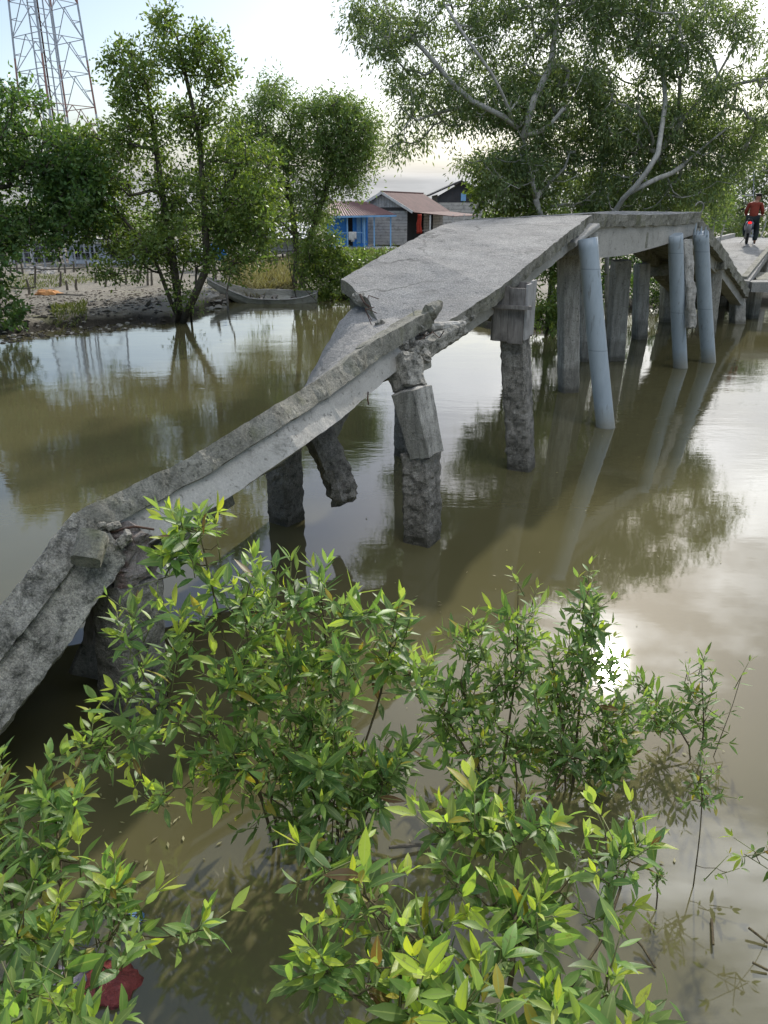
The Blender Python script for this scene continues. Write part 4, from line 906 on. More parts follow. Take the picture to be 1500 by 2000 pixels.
# verandah recess on the right hand side
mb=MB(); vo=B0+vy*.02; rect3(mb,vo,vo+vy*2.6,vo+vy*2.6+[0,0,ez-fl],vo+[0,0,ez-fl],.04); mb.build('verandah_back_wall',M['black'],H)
mb=MB(); boards(mb,B0+vy*2.7+[.03,0,0],vy,3.8,fl,ez-.1,.17,seed=3); mb.build('plank_wall',M['plank_wall'],H)
R0=(A0+B0)/2+[0,0,az-fl]; R1=R0+vy*Lh; eo=.42
def ev(P,s,dz): return P+ux*s+np.array([0,0,dz])
sl=(az-ez)/(gw/2)
mb=MB(); corr(mb,ev(A0,-eo,ez-fl-sl*eo)-vy*.3,ev(C0,-eo,ez-fl-sl*eo)+vy*.3,R1+vy*.3,R0-vy*.3,n=24); mb.build('roof',M['roof'],H)
mb=MB(); corr(mb,ev(B0,eo,ez-fl-sl*eo)-vy*.3,ev(E0,eo,ez-fl-sl*eo)+vy*.3,R1+vy*.3+[0,0,.012],R0-vy*.3+[0,0,.012],n=24); mb.build('roof',M['roof'],H)
mb=MB(); mb.bar(R0-vy*.33+[0,0,.03],R1+vy*.33+[0,0,.03],.16,.05); mb.build('ridge_cap',M['roof'],H)
for s,PP in ((-1,A0),(1,B0)):
    mb=MB(); mb.bar(R0-vy*.34+[0,0,-.04],ev(PP,s*eo,ez-fl-sl*eo-.04)-vy*.34,.04,.14); mb.build('barge_board',M['white'],H)
# lean-to roof to the right
q0=ev(B0,eo-.05,ez-fl-sl*eo-.02)-vy*.1; q1=ev(E0,eo-.05,ez-fl-sl*eo-.02); w0=q0+ux*2.2+vy*.4-[0,0,.22]; w1=q1+ux*2.0-[0,0,.22]
mb=MB(); corr(mb,w0,w1,q1,q0,n=24,amp=.02); mb.build('verandah_roof',M['roof'],H)
for p in (w0+vy*.3-ux*.1,w0+vy*2.5-ux*.1,q0+ux*.9+vy*.3): 
    mb=MB(); mb.bar([p[0],p[1],fl-.5],[p[0],p[1],w0[2]-.04+.1],.09); mb.build('post',M['white'],H)
mb=MB(); rect3(mb,q0*[1,1,0]+[0,0,fl],w0*[1,1,0]+[0,0,fl],w1*[1,1,0]+[0,0,fl],q1*[1,1,0]+[0,0,fl],.12); mb.build('verandah_floor',M['wood'],H)
mb=MB(); mb.bar(q0*[1,1,0]+[0,0,fl+.8]+ux*.2,w0*[1,1,0]+[0,0,fl+.8]-ux*.1+vy*.3,.05); mb.bar(q0*[1,1,0]+[0,0,fl+.4]+ux*.2,w0*[1,1,0]+[0,0,fl+.4]-ux*.1+vy*.3,.04); mb.build('railing',M['wood'],H)
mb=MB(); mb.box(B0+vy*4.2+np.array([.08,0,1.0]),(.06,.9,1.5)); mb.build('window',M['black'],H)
for k in range(8):
    p=A0+ux*(gw*(k%4)/3)+vy*(0.1 if k<4 else Lh-.1); mb=MB(); mb.bar([p[0],p[1],-.1],[p[0],p[1],fl],.16); mb.build('stilt',M['stake'],H)
T=thing('hanging_cloth','long orange red cloth hanging in the dark verandah of the plank house','cloth',W(822,440,47.2))
mb=MB(); cc=W(819,418,47.0)
V=[];Fc=[]
for i in range(9):
    for j in range(9):
        u,v=i/8-.5,j/8; V.append(cc+np.array([u*(.20+.14*v)+.02*math.sin(9*v),.06*math.sin(u*16+v*2),-v*1.05]))
for i in range(8):
    for j in range(8): a=i*9+j; Fc.append((a,a+9,a+10,a+1))
mb.add(V,Fc); o=mb.build('fabric',M['red_cloth'],T,smooth=True); sm=o.modifiers.new('thickness','SOLIDIFY'); sm.thickness=.015
# blue porch house
BH=thing('blue_house','small bright blue house with a rusty red porch roof and thin blue posts','house',W(680,482,44))
Yb=44.; f2=W(690,483,Yb)[2]
def wz(px,z,Y): p=W(px,480,Y); return np.array([p[0],p[1],z])
ezb=W(700,421,Yb)[2]
mb=MB(); p=wz(640,0,Yb+.6); q=wz(717,0,Yb+.6); mb.box(((p[0]+q[0])/2,Yb+2.1,(f2+ezb)/2),(q[0]-p[0],3.0,ezb-f2)); mb.build('wall',M['blue'],BH)
for px in (690,701,711):
    mb=MB(); c=wz(px,0,Yb+.58); mb.box((c[0],c[1],f2+.95),(.22,.05,1.5)); mb.build('shutter' ,M['lightblue'] if px!=690 else M['blue'],BH)
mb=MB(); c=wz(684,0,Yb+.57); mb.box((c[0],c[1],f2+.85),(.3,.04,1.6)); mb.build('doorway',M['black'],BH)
mb=MB(); a=wz(640,ezb-.02,Yb-.5); b=wz(774,ezb+.05,Yb-.5); c=W(716,394,Yb+3.2); d=W(640,392,Yb+3.2); corr(mb,a,b,c,d,n=26,amp=.02); mb.build('roof',M['roof'],BH)
mb=MB(); mb.bar(a+[0,0,-.05],b+[0,0,-.06],.04,.09); mb.build('eave_board',M['lightblue'],BH)
for px in (679,731,763,712): mb=MB(); c=wz(px,0,Yb-.25); mb.bar([c[0],c[1],f2],[c[0],c[1],ezb-.03],.075); mb.build('post',M['lightblue'],BH)
mb=MB(); p=wz(640,0,Yb-.25); q=wz(775,0,Yb-.25); mb.bar([p[0],p[1],f2+.75],[wz(712,0,Yb)[0],p[1],f2+.75],.04); mb.build('railing',M['lightblue'],BH)
mb=MB(); mb.box(((p[0]+q[0])/2,Yb+.6,f2-.06),(q[0]-p[0],2.2,.1)); mb.build('porch_floor',M['white'],BH)
for k in range(7): mb=MB(); x=p[0]+(q[0]-p[0])*k/6; mb.bar([x,Yb-.3,-.1],[x,Yb-.3,f2-.1],.11); mb.build('stilt',M['stake'],BH)
T=thing('laundry','white laundry hung over the blue porch rail','laundry',wz(689,f2+.7,Yb-.3)); mb=MB()
for k,(px,w,h) in enumerate(((684,.16,.42),(689,.18,.5),(694,.14,.38))):
    c=wz(px,f2+.8,Yb-.29); V=[];Fc=[]
    for i in range(5):
        for j in range(5): V.append(c+np.array([(i/4-.5)*w,-.03-.02*math.sin(i*2+j),-j/4*h]))
    for i in range(4):
        for j in range(4): a=i*5+j; Fc.append((a,a+5,a+6,a+1))
    mb.add(V,Fc)
o=mb.build('cloth',M['white'],T,smooth=True); o.modifiers.new('thickness','SOLIDIFY').thickness=.01
# dark gabled barn
Yd=58.; D0=thing('dark_roofed_house','unpainted plank house with a dark tall gable behind the rusty roofed one','house',W(900,470,Yd))
e1=W(838,380,Yd); ap=W(900,352,Yd); e2=2*ap-e1; e2[2]=e1[2]; base=.5
mb=MB(); mb.add([[e1[0]+.6,Yd,base],[e2[0]-.6,Yd,base],[e2[0]-.6,Yd,e1[2]-.1],[ap[0],Yd,ap[2]-.15],[e1[0]+.6,Yd,e1[2]-.1]],[(0,1,2,3,4)]); mb.add([[e1[0]+.6,Yd,base],[e1[0]+.6,Yd+7,base],[e1[0]+.6,Yd+7,e1[2]],[e1[0]+.6,Yd,e1[2]]],[(0,1,2,3)]); mb.build('wall_core',M['roof_dark'],D0)
mb=MB(); boards(mb,np.array([e1[0]+.6,Yd,0]),[1,0,0],e2[0]-e1[0]-1.2,base,W(0,391,Yd)[2],.22,seed=5); mb.build('plank_wall',M['plank_wall'],D0)
mb=MB(); rect3(mb,e1+[0,-.4,0],ap+[0,-.4,0],ap+[0,7,0],e1+[0,7,0],.1); rect3(mb,ap+[0,-.4,0],e2+[0,-.4,0],e2+[0,7,0],ap+[0,7,0],.1); mb.build('roof',M['roof_dark'],D0)
mb=MB(); c=W(905,385,Yd); mb.box((c[0],Yd-.06,c[2]),(.35,.06,.5)); mb.build('window',M['lightblue'],D0)
# stilted shack behind the boat
SY=36.; S_=thing('stilted_shack','low grey stilted shack with a sagging roof behind the boat and stake fence','shack',W(550,510,SY))
p=W(505,470,SY); q=W(600,470,SY); zb=W(550,491,SY)[2]; zt=W(550,462,SY)[2]
mb=MB(); mb.box(((p[0]+q[0])/2,SY+1.4,(zb+zt)/2),(q[0]-p[0],2.6,zt-zb)); mb.build('wall_core',M['plank_dark'],S_)
mb=MB(); boards(mb,np.array([p[0],SY+.08,0]),[1,0,0],q[0]-p[0],zb,zt,.13,seed=7); mb.build('plank_wall',M['plank_wall'],S_)
mb=MB(); corr(mb,[p[0]-.4,SY-.5,zt-.02],[q[0]+.3,SY-.5,zt-.05],[q[0]+.2,SY+2.8,zt+.55],[p[0]-.2,SY+2.8,zt+.55],n=16,amp=.02); mb.build('roof',M['grey_metal'],S_)
mb=MB(); mb.box(((p[0]+q[0])/2,SY+1.1,zb-.05),(q[0]-p[0]+.5,3.2,.08)); mb.build('floor_deck',M['wood'],S_)
for k in range(9): mb=MB(); x=p[0]-.1+(q[0]-p[0]+.2)*k/8; mb.bar([x,SY-.3,0],[x,SY-.3,zb-.1],.08); mb.build('stilt',M['wood'] if k%2 else M['stake'],S_)
# ------------------------------------------------------------------ lattice tower
TY=36.5; foot=[W(88,510,TY),W(150,504,TY+2.2),W(232,508,TY),W(160,514,TY-2.0)]
tc=sum(foot)/4; cx0=W(150,505,TY)
M['t_red']=simple('tower_red',(.33,.19,.17),(.27,.14,.12),5,.6); M['t_white']=simple('tower_white',(.42,.46,.52),(.32,.36,.42),5,.6)
TW_=thing('lattice_tower','tall red and white lattice telecom tower rising behind the left mangroves','tower',(tc[0],tc[1],.3))
HT=16.; half0=(W(234,508,TY)[0]-W(75,508,TY)[0])/2; cxx=(W(234,508,TY)[0]+W(75,508,TY)[0])/2
def leg(k,z): 
    h=half0*(1-.027*z); a=R(8)+k*math.pi/2; return np.array([cxx+h*math.cos(a),TY+h*math.sin(a),z])
for k in range(4):
    z=.3; i=0
    while z<HT:
        z2=min(HT,z+2.0); mb=MB(); mb.tube([leg(k,z),leg(k,z2)],.042,8); mb.build('leg',M['t_red' if (z<2.3 or 4.3<z<=6.3 or z>9.5) else 't_white'],TW_); z=z2; i+=1
    mb=MB(); c=leg(k,.15); mb.box(c,(.45,.45,.5)); mb.build('footing',M['black' if k==2 else 'beam'],TW_)
for i in range(13):
    z=.3+i*1.25; z2=z+1.25
    for k in range(4):
        k2=(k+1)%4; mb=MB(); a,b=leg(k,z),leg(k2,z); c,d=leg(k,z2),leg(k2,z2); m_=(c+d)/2
        mb.tube([a,m_],.019,5); mb.tube([b,m_],.019,5); mb.tube([c,d],.017,5); mb.tube([(a+m_)/2,(a+c)/2],.014,4); mb.tube([(b+m_)/2,(b+d)/2],.014,4)
        mb.build('bracing',M['t_red' if (z<2 or 5<z<6 or z>9.3) else 't_white'],TW_)
mb=MB(); xx=cxx-.25
for dx in (-.32,0,.34,.62): mb.tube([(xx+dx,TY-.3,.3),(xx+dx*.9,TY-.2,HT)],.03 if dx else .045,7)
for z in np.arange(.6,HT,.42): mb.tube([(xx-.32,TY-.28,z),(xx,TY-.28,z)],.014,4)
mb.build('cable_ladder',M['t_white'],TW_)
mb=MB(); mb.tube([(xx+.18,TY-.5,.3),(xx+.14,TY-.3,HT)],.035,7); mb.build('feeder_cables',M['rust'],TW_)
# ------------------------------------------------------------------ compound beside the tower
CY=33.; CP=thing('equipment_shelter','pale blue and grey equipment shelter half hidden behind the mangroves beside the tower','shelter',W(210,512,CY))
def wb(mb,px0,px1,py0,py1,Y,dp=1.6):
    a=W(px0,py1,Y); b=W(px1,py0,Y); mb.box(((a[0]+b[0])/2,Y+dp/2,(a[2]+b[2])/2),(abs(b[0]-a[0]),dp,abs(b[2]-a[2])))
for nm,x0,x1,y0,y1,mt,dd in (('wall',135,275,476,515,'shelter',0),('wall',205,330,470,507,'grey_metal',1.7),('roof',125,282,466,476,'beam',-.25),('tank_tower',122,152,428,470,'shelter',.5)):
    mb=MB(); wb(mb,x0,x1,y0,y1,CY+dd,1.9 if nm=='roof' else 1.5 if nm!='tank_tower' else .9); mb.build(nm,M[mt],CP)
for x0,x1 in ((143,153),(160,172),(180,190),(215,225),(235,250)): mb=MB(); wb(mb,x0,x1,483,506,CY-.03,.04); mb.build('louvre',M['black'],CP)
mb=MB(); wb(mb,132,144,444,456,CY+.4,.06); mb.build('cabinet',M['white'],CP)
FW=thing('wire_fence','tall metal wire fence with pale posts in front of the equipment shelter','fence',W(150,518,31.5))
fy=31.5; z0=.25; z1=W(100,455,fy)[2]
for k in range(16):
    x=W(5+k*20,500,fy)[0]; mb=MB(); mb.tube([(x,fy,z0-.2),(x+.02,fy,z1-.4*(k%3==0))],.03,6); mb.build('post',M['grey_metal'],FW)
x0,x1=W(0,500,fy)[0],W(320,500,fy)[0]
mb=MB()
for z in np.linspace(z0+.1,z1-.1,7): mb.tube([(x0,fy,z),(x1,fy,z)],.009,4)
for x in np.arange(x0,x1,.16): mb.tube([(x,fy-.015,z0),(x,fy-.015,z1-.1)],.006,4)
mb.build('wire_mesh',M['grey_metal'],FW)
# dark screen panels in the compound
for i,(a,b,cc) in enumerate(((20,66,'t'),(66,112,'u'),(290,335,'v'))):
    T=thing('metal_panel',['dark sheet metal panel left of the tower leg','dark sheet metal panel at the tower foot','grey sheet panel right of the shelter'][i],'panel',W((a+b)/2,515,34.2),'sheet panels behind the wire fence'); mb=MB(); wb(mb,a+1,b-1,470,516,34.2,.06); mb.build('sheet',M['roof_dark' if i<2 else 'grey_metal'],T)
    for px in (a+2,b-2): mb=MB(); p=W(px,515,34.15); mb.bar([p[0],p[1],.1],[p[0],p[1],W(0,466,34.15)[2]],.07); mb.build('post',M['white'],T)
# stakes on the mudflat
places=['left of the shrub','beside the orange debris','near the dark board','below the drooping branch','between the trunks','behind the hay','left of the boat','by the wire fence']
stk=[]
for (px,py,top) in [(65,560,520),(56,575,545),(113,563,530),(132,570,548),(152,570,545),(185,558,532),(203,564,533),(228,560,530),(245,560,525),(270,558,528),(288,560,522),(296,560,528),(20,540,512),(34,540,512),(45,545,510),(115,540,512),(128,542,516),(143,540,510),(172,538,510),
   (452,548,505),(460,550,512),(440,545,500),(470,535,505),(487,535,510),(498,530,505),(513,528,506),(528,530,508),(536,528,508),(545,526,506),(556,524,505),(418,565,520),(425,560,500)]:
    stk.append((px,py,top))
posd={}
for i,(px,py,top) in enumerate(stk):
    g=G(px,py,.28); g[2]=ground_z(g[0],g[1])-.05; r=random.Random(i); tp=W(px+r.uniform(-6,6),top,g[1])
    if px<100: d='thin wooden stake in the mud near the left shrub'
    elif px<165 and py>545: d='short wooden stake near the orange debris on the mud'
    elif px<300 and py>545: d='wooden stake of the broken fence below the drooping mangrove branch'
    elif px<200: d='wooden stake close to the wire fence at the tower'
    elif px<430: d='tall crooked stake between mangrove and boat'
    else: d='wooden stake behind the dry grass and boat'
    T=thing('wooden_stake',d,'stake',g,d.replace('thin ','').replace('short ','').replace('wooden stake','wooden stakes')); mb=MB(); mid=(g+tp)/2+[r.uniform(-.05,.05),0,0]; mb.tube([g-[0,0,.2],mid,tp],[.042,.036,.028],6); mb.build('stake_shaft',M['stake'],T)
for i,(a,b,y,py) in enumerate(((180,300,0,532),(440,560,0,508),(20,170,0,524),(20,70,0,561))):
    p=G(a,py+22,.28); q=G(b,py+20,.28); P0=W(a,py,p[1]); P1=W(b,py-1,q[1]); T=thing('fence_rail',['thin rail tied along the stakes below the drooping mangrove branch','thin rail along the stakes behind the dry grass','low rail along the stakes by the tower fence','short rail across the stakes near the left shrub'][i],'rail',P0); mb=MB(); mb.tube([P0,(P0+P1)/2-[0,0,.05],P1],.02,5); mb.build('pole',M['stake'],T)
# ------------------------------------------------------------------ boat
bow=W(428,540,23.6); stern=W(632,588,23.0); 
def boat():
    T=thing('wooden_boat','weathered grey wooden boat with upswept bow moored at the mud bank','boat',G(520,588))
    P0=G(444,590); P1=G(620,591); P0[1]=23.5; P1[1]=23.3; ax=P1-P0; L=np.linalg.norm(ax); ax/=L; ay=np.array([-ax[1],ax[0],0]); n=28; prof=[]
    def sec(u,inn=0):
        w=.52*(math.sin(math.pi*min(1,max(0,(u*.95+.02))))**.75)-inn; w=max(w,.015); sheer=.25+.45*max(0,(.32-u)/.32)**2.0+.10*max(0,(u-.72)/.28)**2
        keel=-.10+.62*max(0,(.24-u)/.24)**1.7+.18*max(0,(u-.9)/.1)**2+inn*1.2
        pts=[]
        for k in range(9):
            a=-1+2*k/8; s=abs(a); x=w*(1-(1-s)**2.2)*(1 if a>0 else -1); z=keel+(sheer-keel)*s**2.1; 
            pts.append((x,z))
        return pts,sheer
    V=[];W2=[]
    xo=lambda u:-.55*max(0,(.22-u)/.22)**1.4
    for i in range(n+1):
        u=i/n; o=P0+ax*(u*L+xo(u)); 
        for (x,z) in sec(u)[0]: V.append(o+ay*x+np.array([0,0,z]))
    for i in range(n+1):
        u=i/n; o=P0+ax*(u*L+xo(u))
        pts,sh=sec(u,.035)
        for k,(x,z) in enumerate(pts): W2.append(o+ay*x+np.array([0,0,z]))
    Fc=[]; 
    for i in range(n):
        for k in range(8): a=i*9+k; Fc.append((a,a+9,a+10,a+1))
    N=(n+1)*9
    for i in range(n):
        for k in range(8): a=N+i*9+k; Fc.append((a,a+1,a+10,a+9))
        for k in (0,8): a=i*9+k; f=(a,N+a,N+a+9,a+9); Fc.append(f)
    for i in (0,n):
        for k in range(8): a=i*9+k; Fc.append((a,a+1,N+a+1,N+a))
    mb=MB(); mb.add(V+W2,Fc); mb.build('hull',M['boat'],T)
    for s in (0,8):
        mb=MB(); mb.tube([V[i*9+s]+np.array([0,0,.012]) for i in range(n+1)],.022,6); mb.build('gunwale',M['wood_light'],T)
    for u in (.24,.38,.52,.72):
        i=int(u*n); a=V[i*9+1]; b=V[i*9+7]; mb=MB(); mb.bar(a+[0,0,.02],b+[0,0,.02],.14,.03); mb.build('thwart',M['wood'],T)
        mb=MB(); o=V[i*9+4]; mb.bar(o+[0,0,.03],o+[0,0,.3],.05,.05); mb.build('rib',M['stake'],T)
    T.rotation_euler=(R(10),0,0)
M['boat']=woodmat('boat_planks',(.46,.455,.42),(.26,.255,.23),(.6,.6,6)); boat()
T=thing('leaning_pole','thin crooked pole leaning in the water at the boat bow','pole',G(445,595)); mb=MB(); mb.tube([G(446,612)-[0,0,.2],W(443,570,22.5),W(450,535,22.6),W(447,505,22.8)],[.03,.028,.022,.015],6); mb.build('shaft',M['stake'],T)
# ------------------------------------------------------------------ dry grass, debris
def tufts(name,label,poly,n,z,h,mat,seed,spread=.5):
    r=random.Random(seed); C=[];D=[]
    for (x,y) in sample_poly(poly,n,r,None):
        g=G(x,y,z); g[2]=ground_z(g[0],g[1]); C.append(g); D.append([r.gauss(0,spread),r.gauss(0,spread),1])
    C=np.array(C); D=np.array(D); D/=np.linalg.norm(D,axis=1)[:,None]; N=rnd_dirs(len(C)); N-=D*(N*D).sum(1)[:,None]; N/=np.linalg.norm(N,axis=1)[:,None]
    L=h*rng.uniform(.5,1.3,len(C)); V,Q=leaf_quads(C,D,N,L,np.full(len(C),.022)+L*.03); rn=rng.uniform(0,1,len(C))
    o=quads_mesh(name,V,Q,mat,None,attrs={'age':np.repeat(rn,4),'rnd':np.repeat(rng.uniform(0,1,len(C)),4)}); tag(o,label,None,None,'stuff')
M['straw']=leafmat('dry_straw',(.20,.18,.09),(.30,.28,.15),(.40,.37,.22),.2,.7); M['grassy']=leafmat('bank_grass',(.07,.10,.03),(.13,.16,.05),(.22,.23,.09),.25,.6)
tufts('dry_grass','dry straw coloured grass heaped on the bank behind the boat',[(452,560),(490,545),(540,540),(570,545),(575,572),(460,572)],4200,.3,.42,M['straw'],3,1.5)
tufts('grass','thin green grass on the mudflat in front of the wire fence',[(10,548),(130,545),(240,552),(60,572),(10,570)],1400,.25,.10,M['grassy'],4)
tufts('grass','grass covering the bank in front of the houses',[(560,500),(900,495),(900,530),(700,540),(560,530)],4500,.3,.4,M['grassy'],5)
tufts('grass','grass along the foot of the mud bank',[(100,610),(170,600),(170,625),(105,630)],700,.15,.12,M['grassy'],6)
tufts('grass','yellowing grass between the mangrove trunks and the shack',[(430,520),(600,515),(600,540),(440,545)],2500,.3,.3,M['straw'],7)
def debris(name,label,poly,n,size,mats,seed,zf=ground_z,zoff=0,kind='stuff'):
    r=random.Random(seed); mb=MB()
    for (x,y) in sample_poly(poly,n,r,None):
        g=G(x,y,.12); z=ground_z(g[0],g[1]); 
        if z<-.02: z=0
        s=size*r.uniform(.4,1.5); rot=Matrix.Rotation(r.uniform(0,6),3,'Z')@Matrix.Rotation(r.uniform(-.5,.5),3,'X'); 
        V=np.array([(-1,-.6,0),(.2,-1,0),(1,-.2,0),(.6,.9,0),(-.5,.8,0),(-.5,-.3,.45),(.4,-.4,.6),(.3,.4,.5),(-.4,.4,.4)])*s*np.array([1,r.uniform(.4,1),r.uniform(.3,.9)])
        V=V@np.array(rot).T+[g[0],g[1],z-.02*size]; mb.add(V,[(0,1,6,5),(1,2,6),(2,3,7,6),(3,4,8,7),(4,0,5,8),(5,6,7,8)])
    tag(mb.build(name,mats),label,None,None,kind)
M['deb_dark']=simple('dark_debris',(.07,.06,.045),(.025,.022,.018),9,.8); M['deb_pale']=simple('pale_debris',(.40,.38,.35),(.18,.17,.15),6,.8); M['deb_brown']=simple('brown_debris',(.14,.11,.075),(.06,.05,.035),6,.8)
pb=[(0,630),(60,612),(180,600),(310,590),(325,625),(190,640),(60,650),(0,662)]
debris('debris','dark stones and wood scraps along the water edge of the mud bank',pb,330,.065,M['deb_dark'],1)
debris('debris','pale shells and plastic scraps strewn on the dark bank edge',pb,200,.05,M['deb_pale'],2)
debris('debris','brown leaf litter on the mud bank',[(0,590),(320,575),(320,600),(0,625)],700,.045,M['deb_brown'],3)
debris('debris','pale rubbish heap near the left stakes',[(50,538),(110,540),(110,552),(60,552)],110,.11,M['deb_pale'],4)
debris('debris','pale rubbish at the bow of the boat',[(398,570),(440,565),(440,592),(402,596)],70,.10,M['deb_pale'],5)
M['orange']=simple('orange_plastic',(.62,.30,.10),(.45,.2,.07),5,.7)
def crumple(name,label,cat,c,size,mat,seed,flat=.35,smooth=False):
    T=thing(name,label,cat,c); V=[];Fc=[];n,m=14,20
    for i in range(n+1):
        for j in range(m):
            th=math.pi*i/n; ph=2*math.pi*j/m; d=np.array([math.sin(th)*math.cos(ph),math.sin(th)*math.sin(ph),math.cos(th)])
            rr=1+.45*fnz(d,1.6,seed)+.22*abs(fnz(d,5,seed+3)); V.append(np.array(c)+d*rr*np.array(size))
    for i in range(n):
        for j in range(m): k=(j+1)%m; Fc.append((i*m+j,i*m+k,(i+1)*m+k,(i+1)*m+j))
    mb=MB(); mb.add(V,Fc); mb.build('sheet',mat,T,smooth=smooth)
crumple('plastic_scrap','orange yellow plastic scrap on the mud beside the dark board','scrap',G(95,574,.3),(.35,.2,.1),M['orange'],3)
T=thing('driftwood_board','dark flat board lying on the mud beside the orange plastic','board',G(140,576,.3)); mb=MB(); mb.bar(G(112,575,.3),G(168,578,.3),.12,.05); mb.build('plank',M['bark_dark'],T)
T=thing('driftwood_stick','short dark stick standing out of the bank near the mangrove','stick',G(288,600,.2)); mb=MB(); mb.tube([G(284,600,.15),W(289,594,20.3),W(294,587,20.4)],[.03,.05,.02],6); mb.build('shaft',M['bark_dark'],T)
crumple('blue_tarp','small blue tarpaulin bundle glimpsed through the mangrove leaves','tarp',W(425,490,30),(.28,.2,.3),M['blue'],8)
crumple('white_sack','white bundle beyond the mangrove trunks near the stakes','sack',W(400,500,30.5),(.6,.4,.3),M['white'],9)
# floating litter among the saplings
def plasticmat(name,c,a=.8):
    t=NT(name); co=t.n('ShaderNodeTexCoord').outputs['Object']; cc=t.ramp(t.noise(co,16,5,.7,1),[(.3,tuple(v*.45 for v in c)),(.7,c)])
    return t.out(cc,.35,t.bump(t.noise(co,24,5,.7,1.5),.9,.02),.4)
M['redbag']=plasticmat('red_bag_plastic',(.36,.07,.06)); M['bluebit']=plasticmat('blue_plastic',(.16,.34,.62)); M['whitebit']=plasticmat('white_plastic',(.6,.6,.6)); M['greybag']=plasticmat('grey_plastic',(.33,.30,.36))
crumple('red_plastic_bag','crumpled wet red plastic bag half sunk under the lower left sapling leaves','bag',G(215,1925,.0),(.105,.085,.032),M['redbag'],11,smooth=True)
crumple('grey_plastic_bag','grey wet plastic bag half sunk beside the red one','bag',G(120,1925,-.005),(.09,.07,.03),M['greybag'],12,smooth=True)
crumple('blue_plastic_scrap','torn light blue plastic scrap floating behind the lower left sapling','scrap',G(262,1795,.0),(.035,.03,.012),M['bluebit'],13,smooth=True)
T=thing('snack_packet','small white and blue packet floating under the upright sapling','packet',G(1190,1499,.01)); mb=MB(); g=G(1190,1499,.02); mb.box(g,(.085,.065,.014),np.array(Matrix.Rotation(.25,3,'Z')@Matrix.Rotation(.25,3,'X'))); mb.build('wrapper',M['whitebit'],T)
mb=MB(); mb.box(g+[.003,-.002,.0085],(.06,.022,.004),np.array(Matrix.Rotation(.25,3,'Z')@Matrix.Rotation(.25,3,'X'))); mb.build('printed_band',M['bluebit'],T)
fr=random.Random(12); FL=[];
for k in range(150):
    a=fr.choice([(400,1650,300,120),(1000,1640,260,120),(900,1200,400,160),(1300,1500,180,300),(250,1500,200,250),(1200,1000,250,250)]); FL.append(G(a[0]+fr.gauss(0,a[2]*.5),a[1]+fr.gauss(0,a[3]*.5),.004))
FL=np.array(FL); an_=rng.uniform(0,6.28,len(FL)); Dd=np.stack([np.cos(an_),np.sin(an_),np.full(len(FL),.02)],1); Nn=np.tile([0,0,1.],(len(FL),1)); V,Q=leaf_quads(FL,Dd,Nn,rng.uniform(.008,.045,len(FL)),rng.uniform(.004,.014,len(FL)))
tag(quads_mesh('leaf_litter',V+np.array([0,0,.003]),Q,M['straw'],None,attrs={'age':np.repeat(rng.uniform(0,1,len(FL)),4),'rnd':np.repeat(rng.uniform(0,1,len(FL)),4)}),'tiny yellow leaves and scraps floating on the brown water',None,None,'stuff')
# twigs sticking out of the water
for i,(pts,lab) in enumerate((([(1390,1795),(1393,1845)],'thin dark twig standing alone in the grey water'),([(1500,1842),(1480,1826),(1462,1812)],'bent twig near the right edge'),([(1500,1895),(1470,1880)],'short twig lying in the water at the right edge'),([(1280,1890),(1255,1850),(1242,1835)],'dark twig beside the large near sapling'),([(890,1640),(820,1650),(760,1655)],'submerged grey branch lying between the saplings'))):
    P=[G(x,y,.01+.012*k) for k,(x,y) in enumerate(pts)]; T=thing('water_twig',lab,'twig',P[0]); mb=MB(); mb.tube(P,[.005]*len(P) if i<4 else [.008]*len(P),6); mb.build('shaft',M['stem'] if i<4 else M['bark_dark'],T)
tw=thing('antenna_pole','thin grey pole in the scrub with a white tube lamp beside the motorcyclist','lamp pole',W(1472,470,27)+[0,0,-1]); mb=MB(); mb.tube([W(1470,470,27),W(1473,300,27)],.015,6); mb.build('pole',M['grey_metal'],tw); mb=MB(); mb.bar(W(1446,382,26.9),W(1472,381,26.9),.05,.05); mb.build('lamp_tube',M['whitebit'],tw)
# ------------------------------------------------------------------ rider and motorcycle
PF=W(1466,477,25.6); gz=PF[2]+.01
import bmesh
def skinfig(name, J, E, mat, parent, root=0, sub=2):
    me=bpy.data.meshes.new(name); off=parent_world(parent); me.from_pydata([tuple(np.array(j[:3])-off) for j in J],E,[]); o=bpy.data.objects.new(name,me); col.objects.link(o); o.parent=parent; me.materials.append(mat)
    md=o.modifiers.new('skin','SKIN'); md.use_smooth_shade=True; md.branch_smoothing=.4
    for i,j in enumerate(J): v=me.skin_vertices[0].data[i]; v.radius=(j[3],j[4] if len(j)>4 else j[3]); v.use_root=(i==root)
    ss=o.modifiers.new('sub','SUBSURF'); ss.levels=sub; ss.render_levels=sub
    return o
M['skin']=simple('brown_skin',(.30,.16,.10),(.24,.12,.08),8,.6); M['shirt']=simple('red_brown_shirt',(.23,.04,.022),(.16,.028,.016),12,.9,.01); M['trousers']=simple('dark_trousers',(.018,.028,.03),(.012,.018,.02),10,.9); M['hair']=simple('black_cap',(.012,.012,.012),None,10,.7)
PE=thing('person','person in red brown shirt and dark trousers straddling a motorcycle with one foot down','person',(PF[0],PF[1],gz))
o_=np.array([PF[0]-.05,PF[1],gz])
def q(x,y,z): return tuple(o_+np.array([x,y,z]))
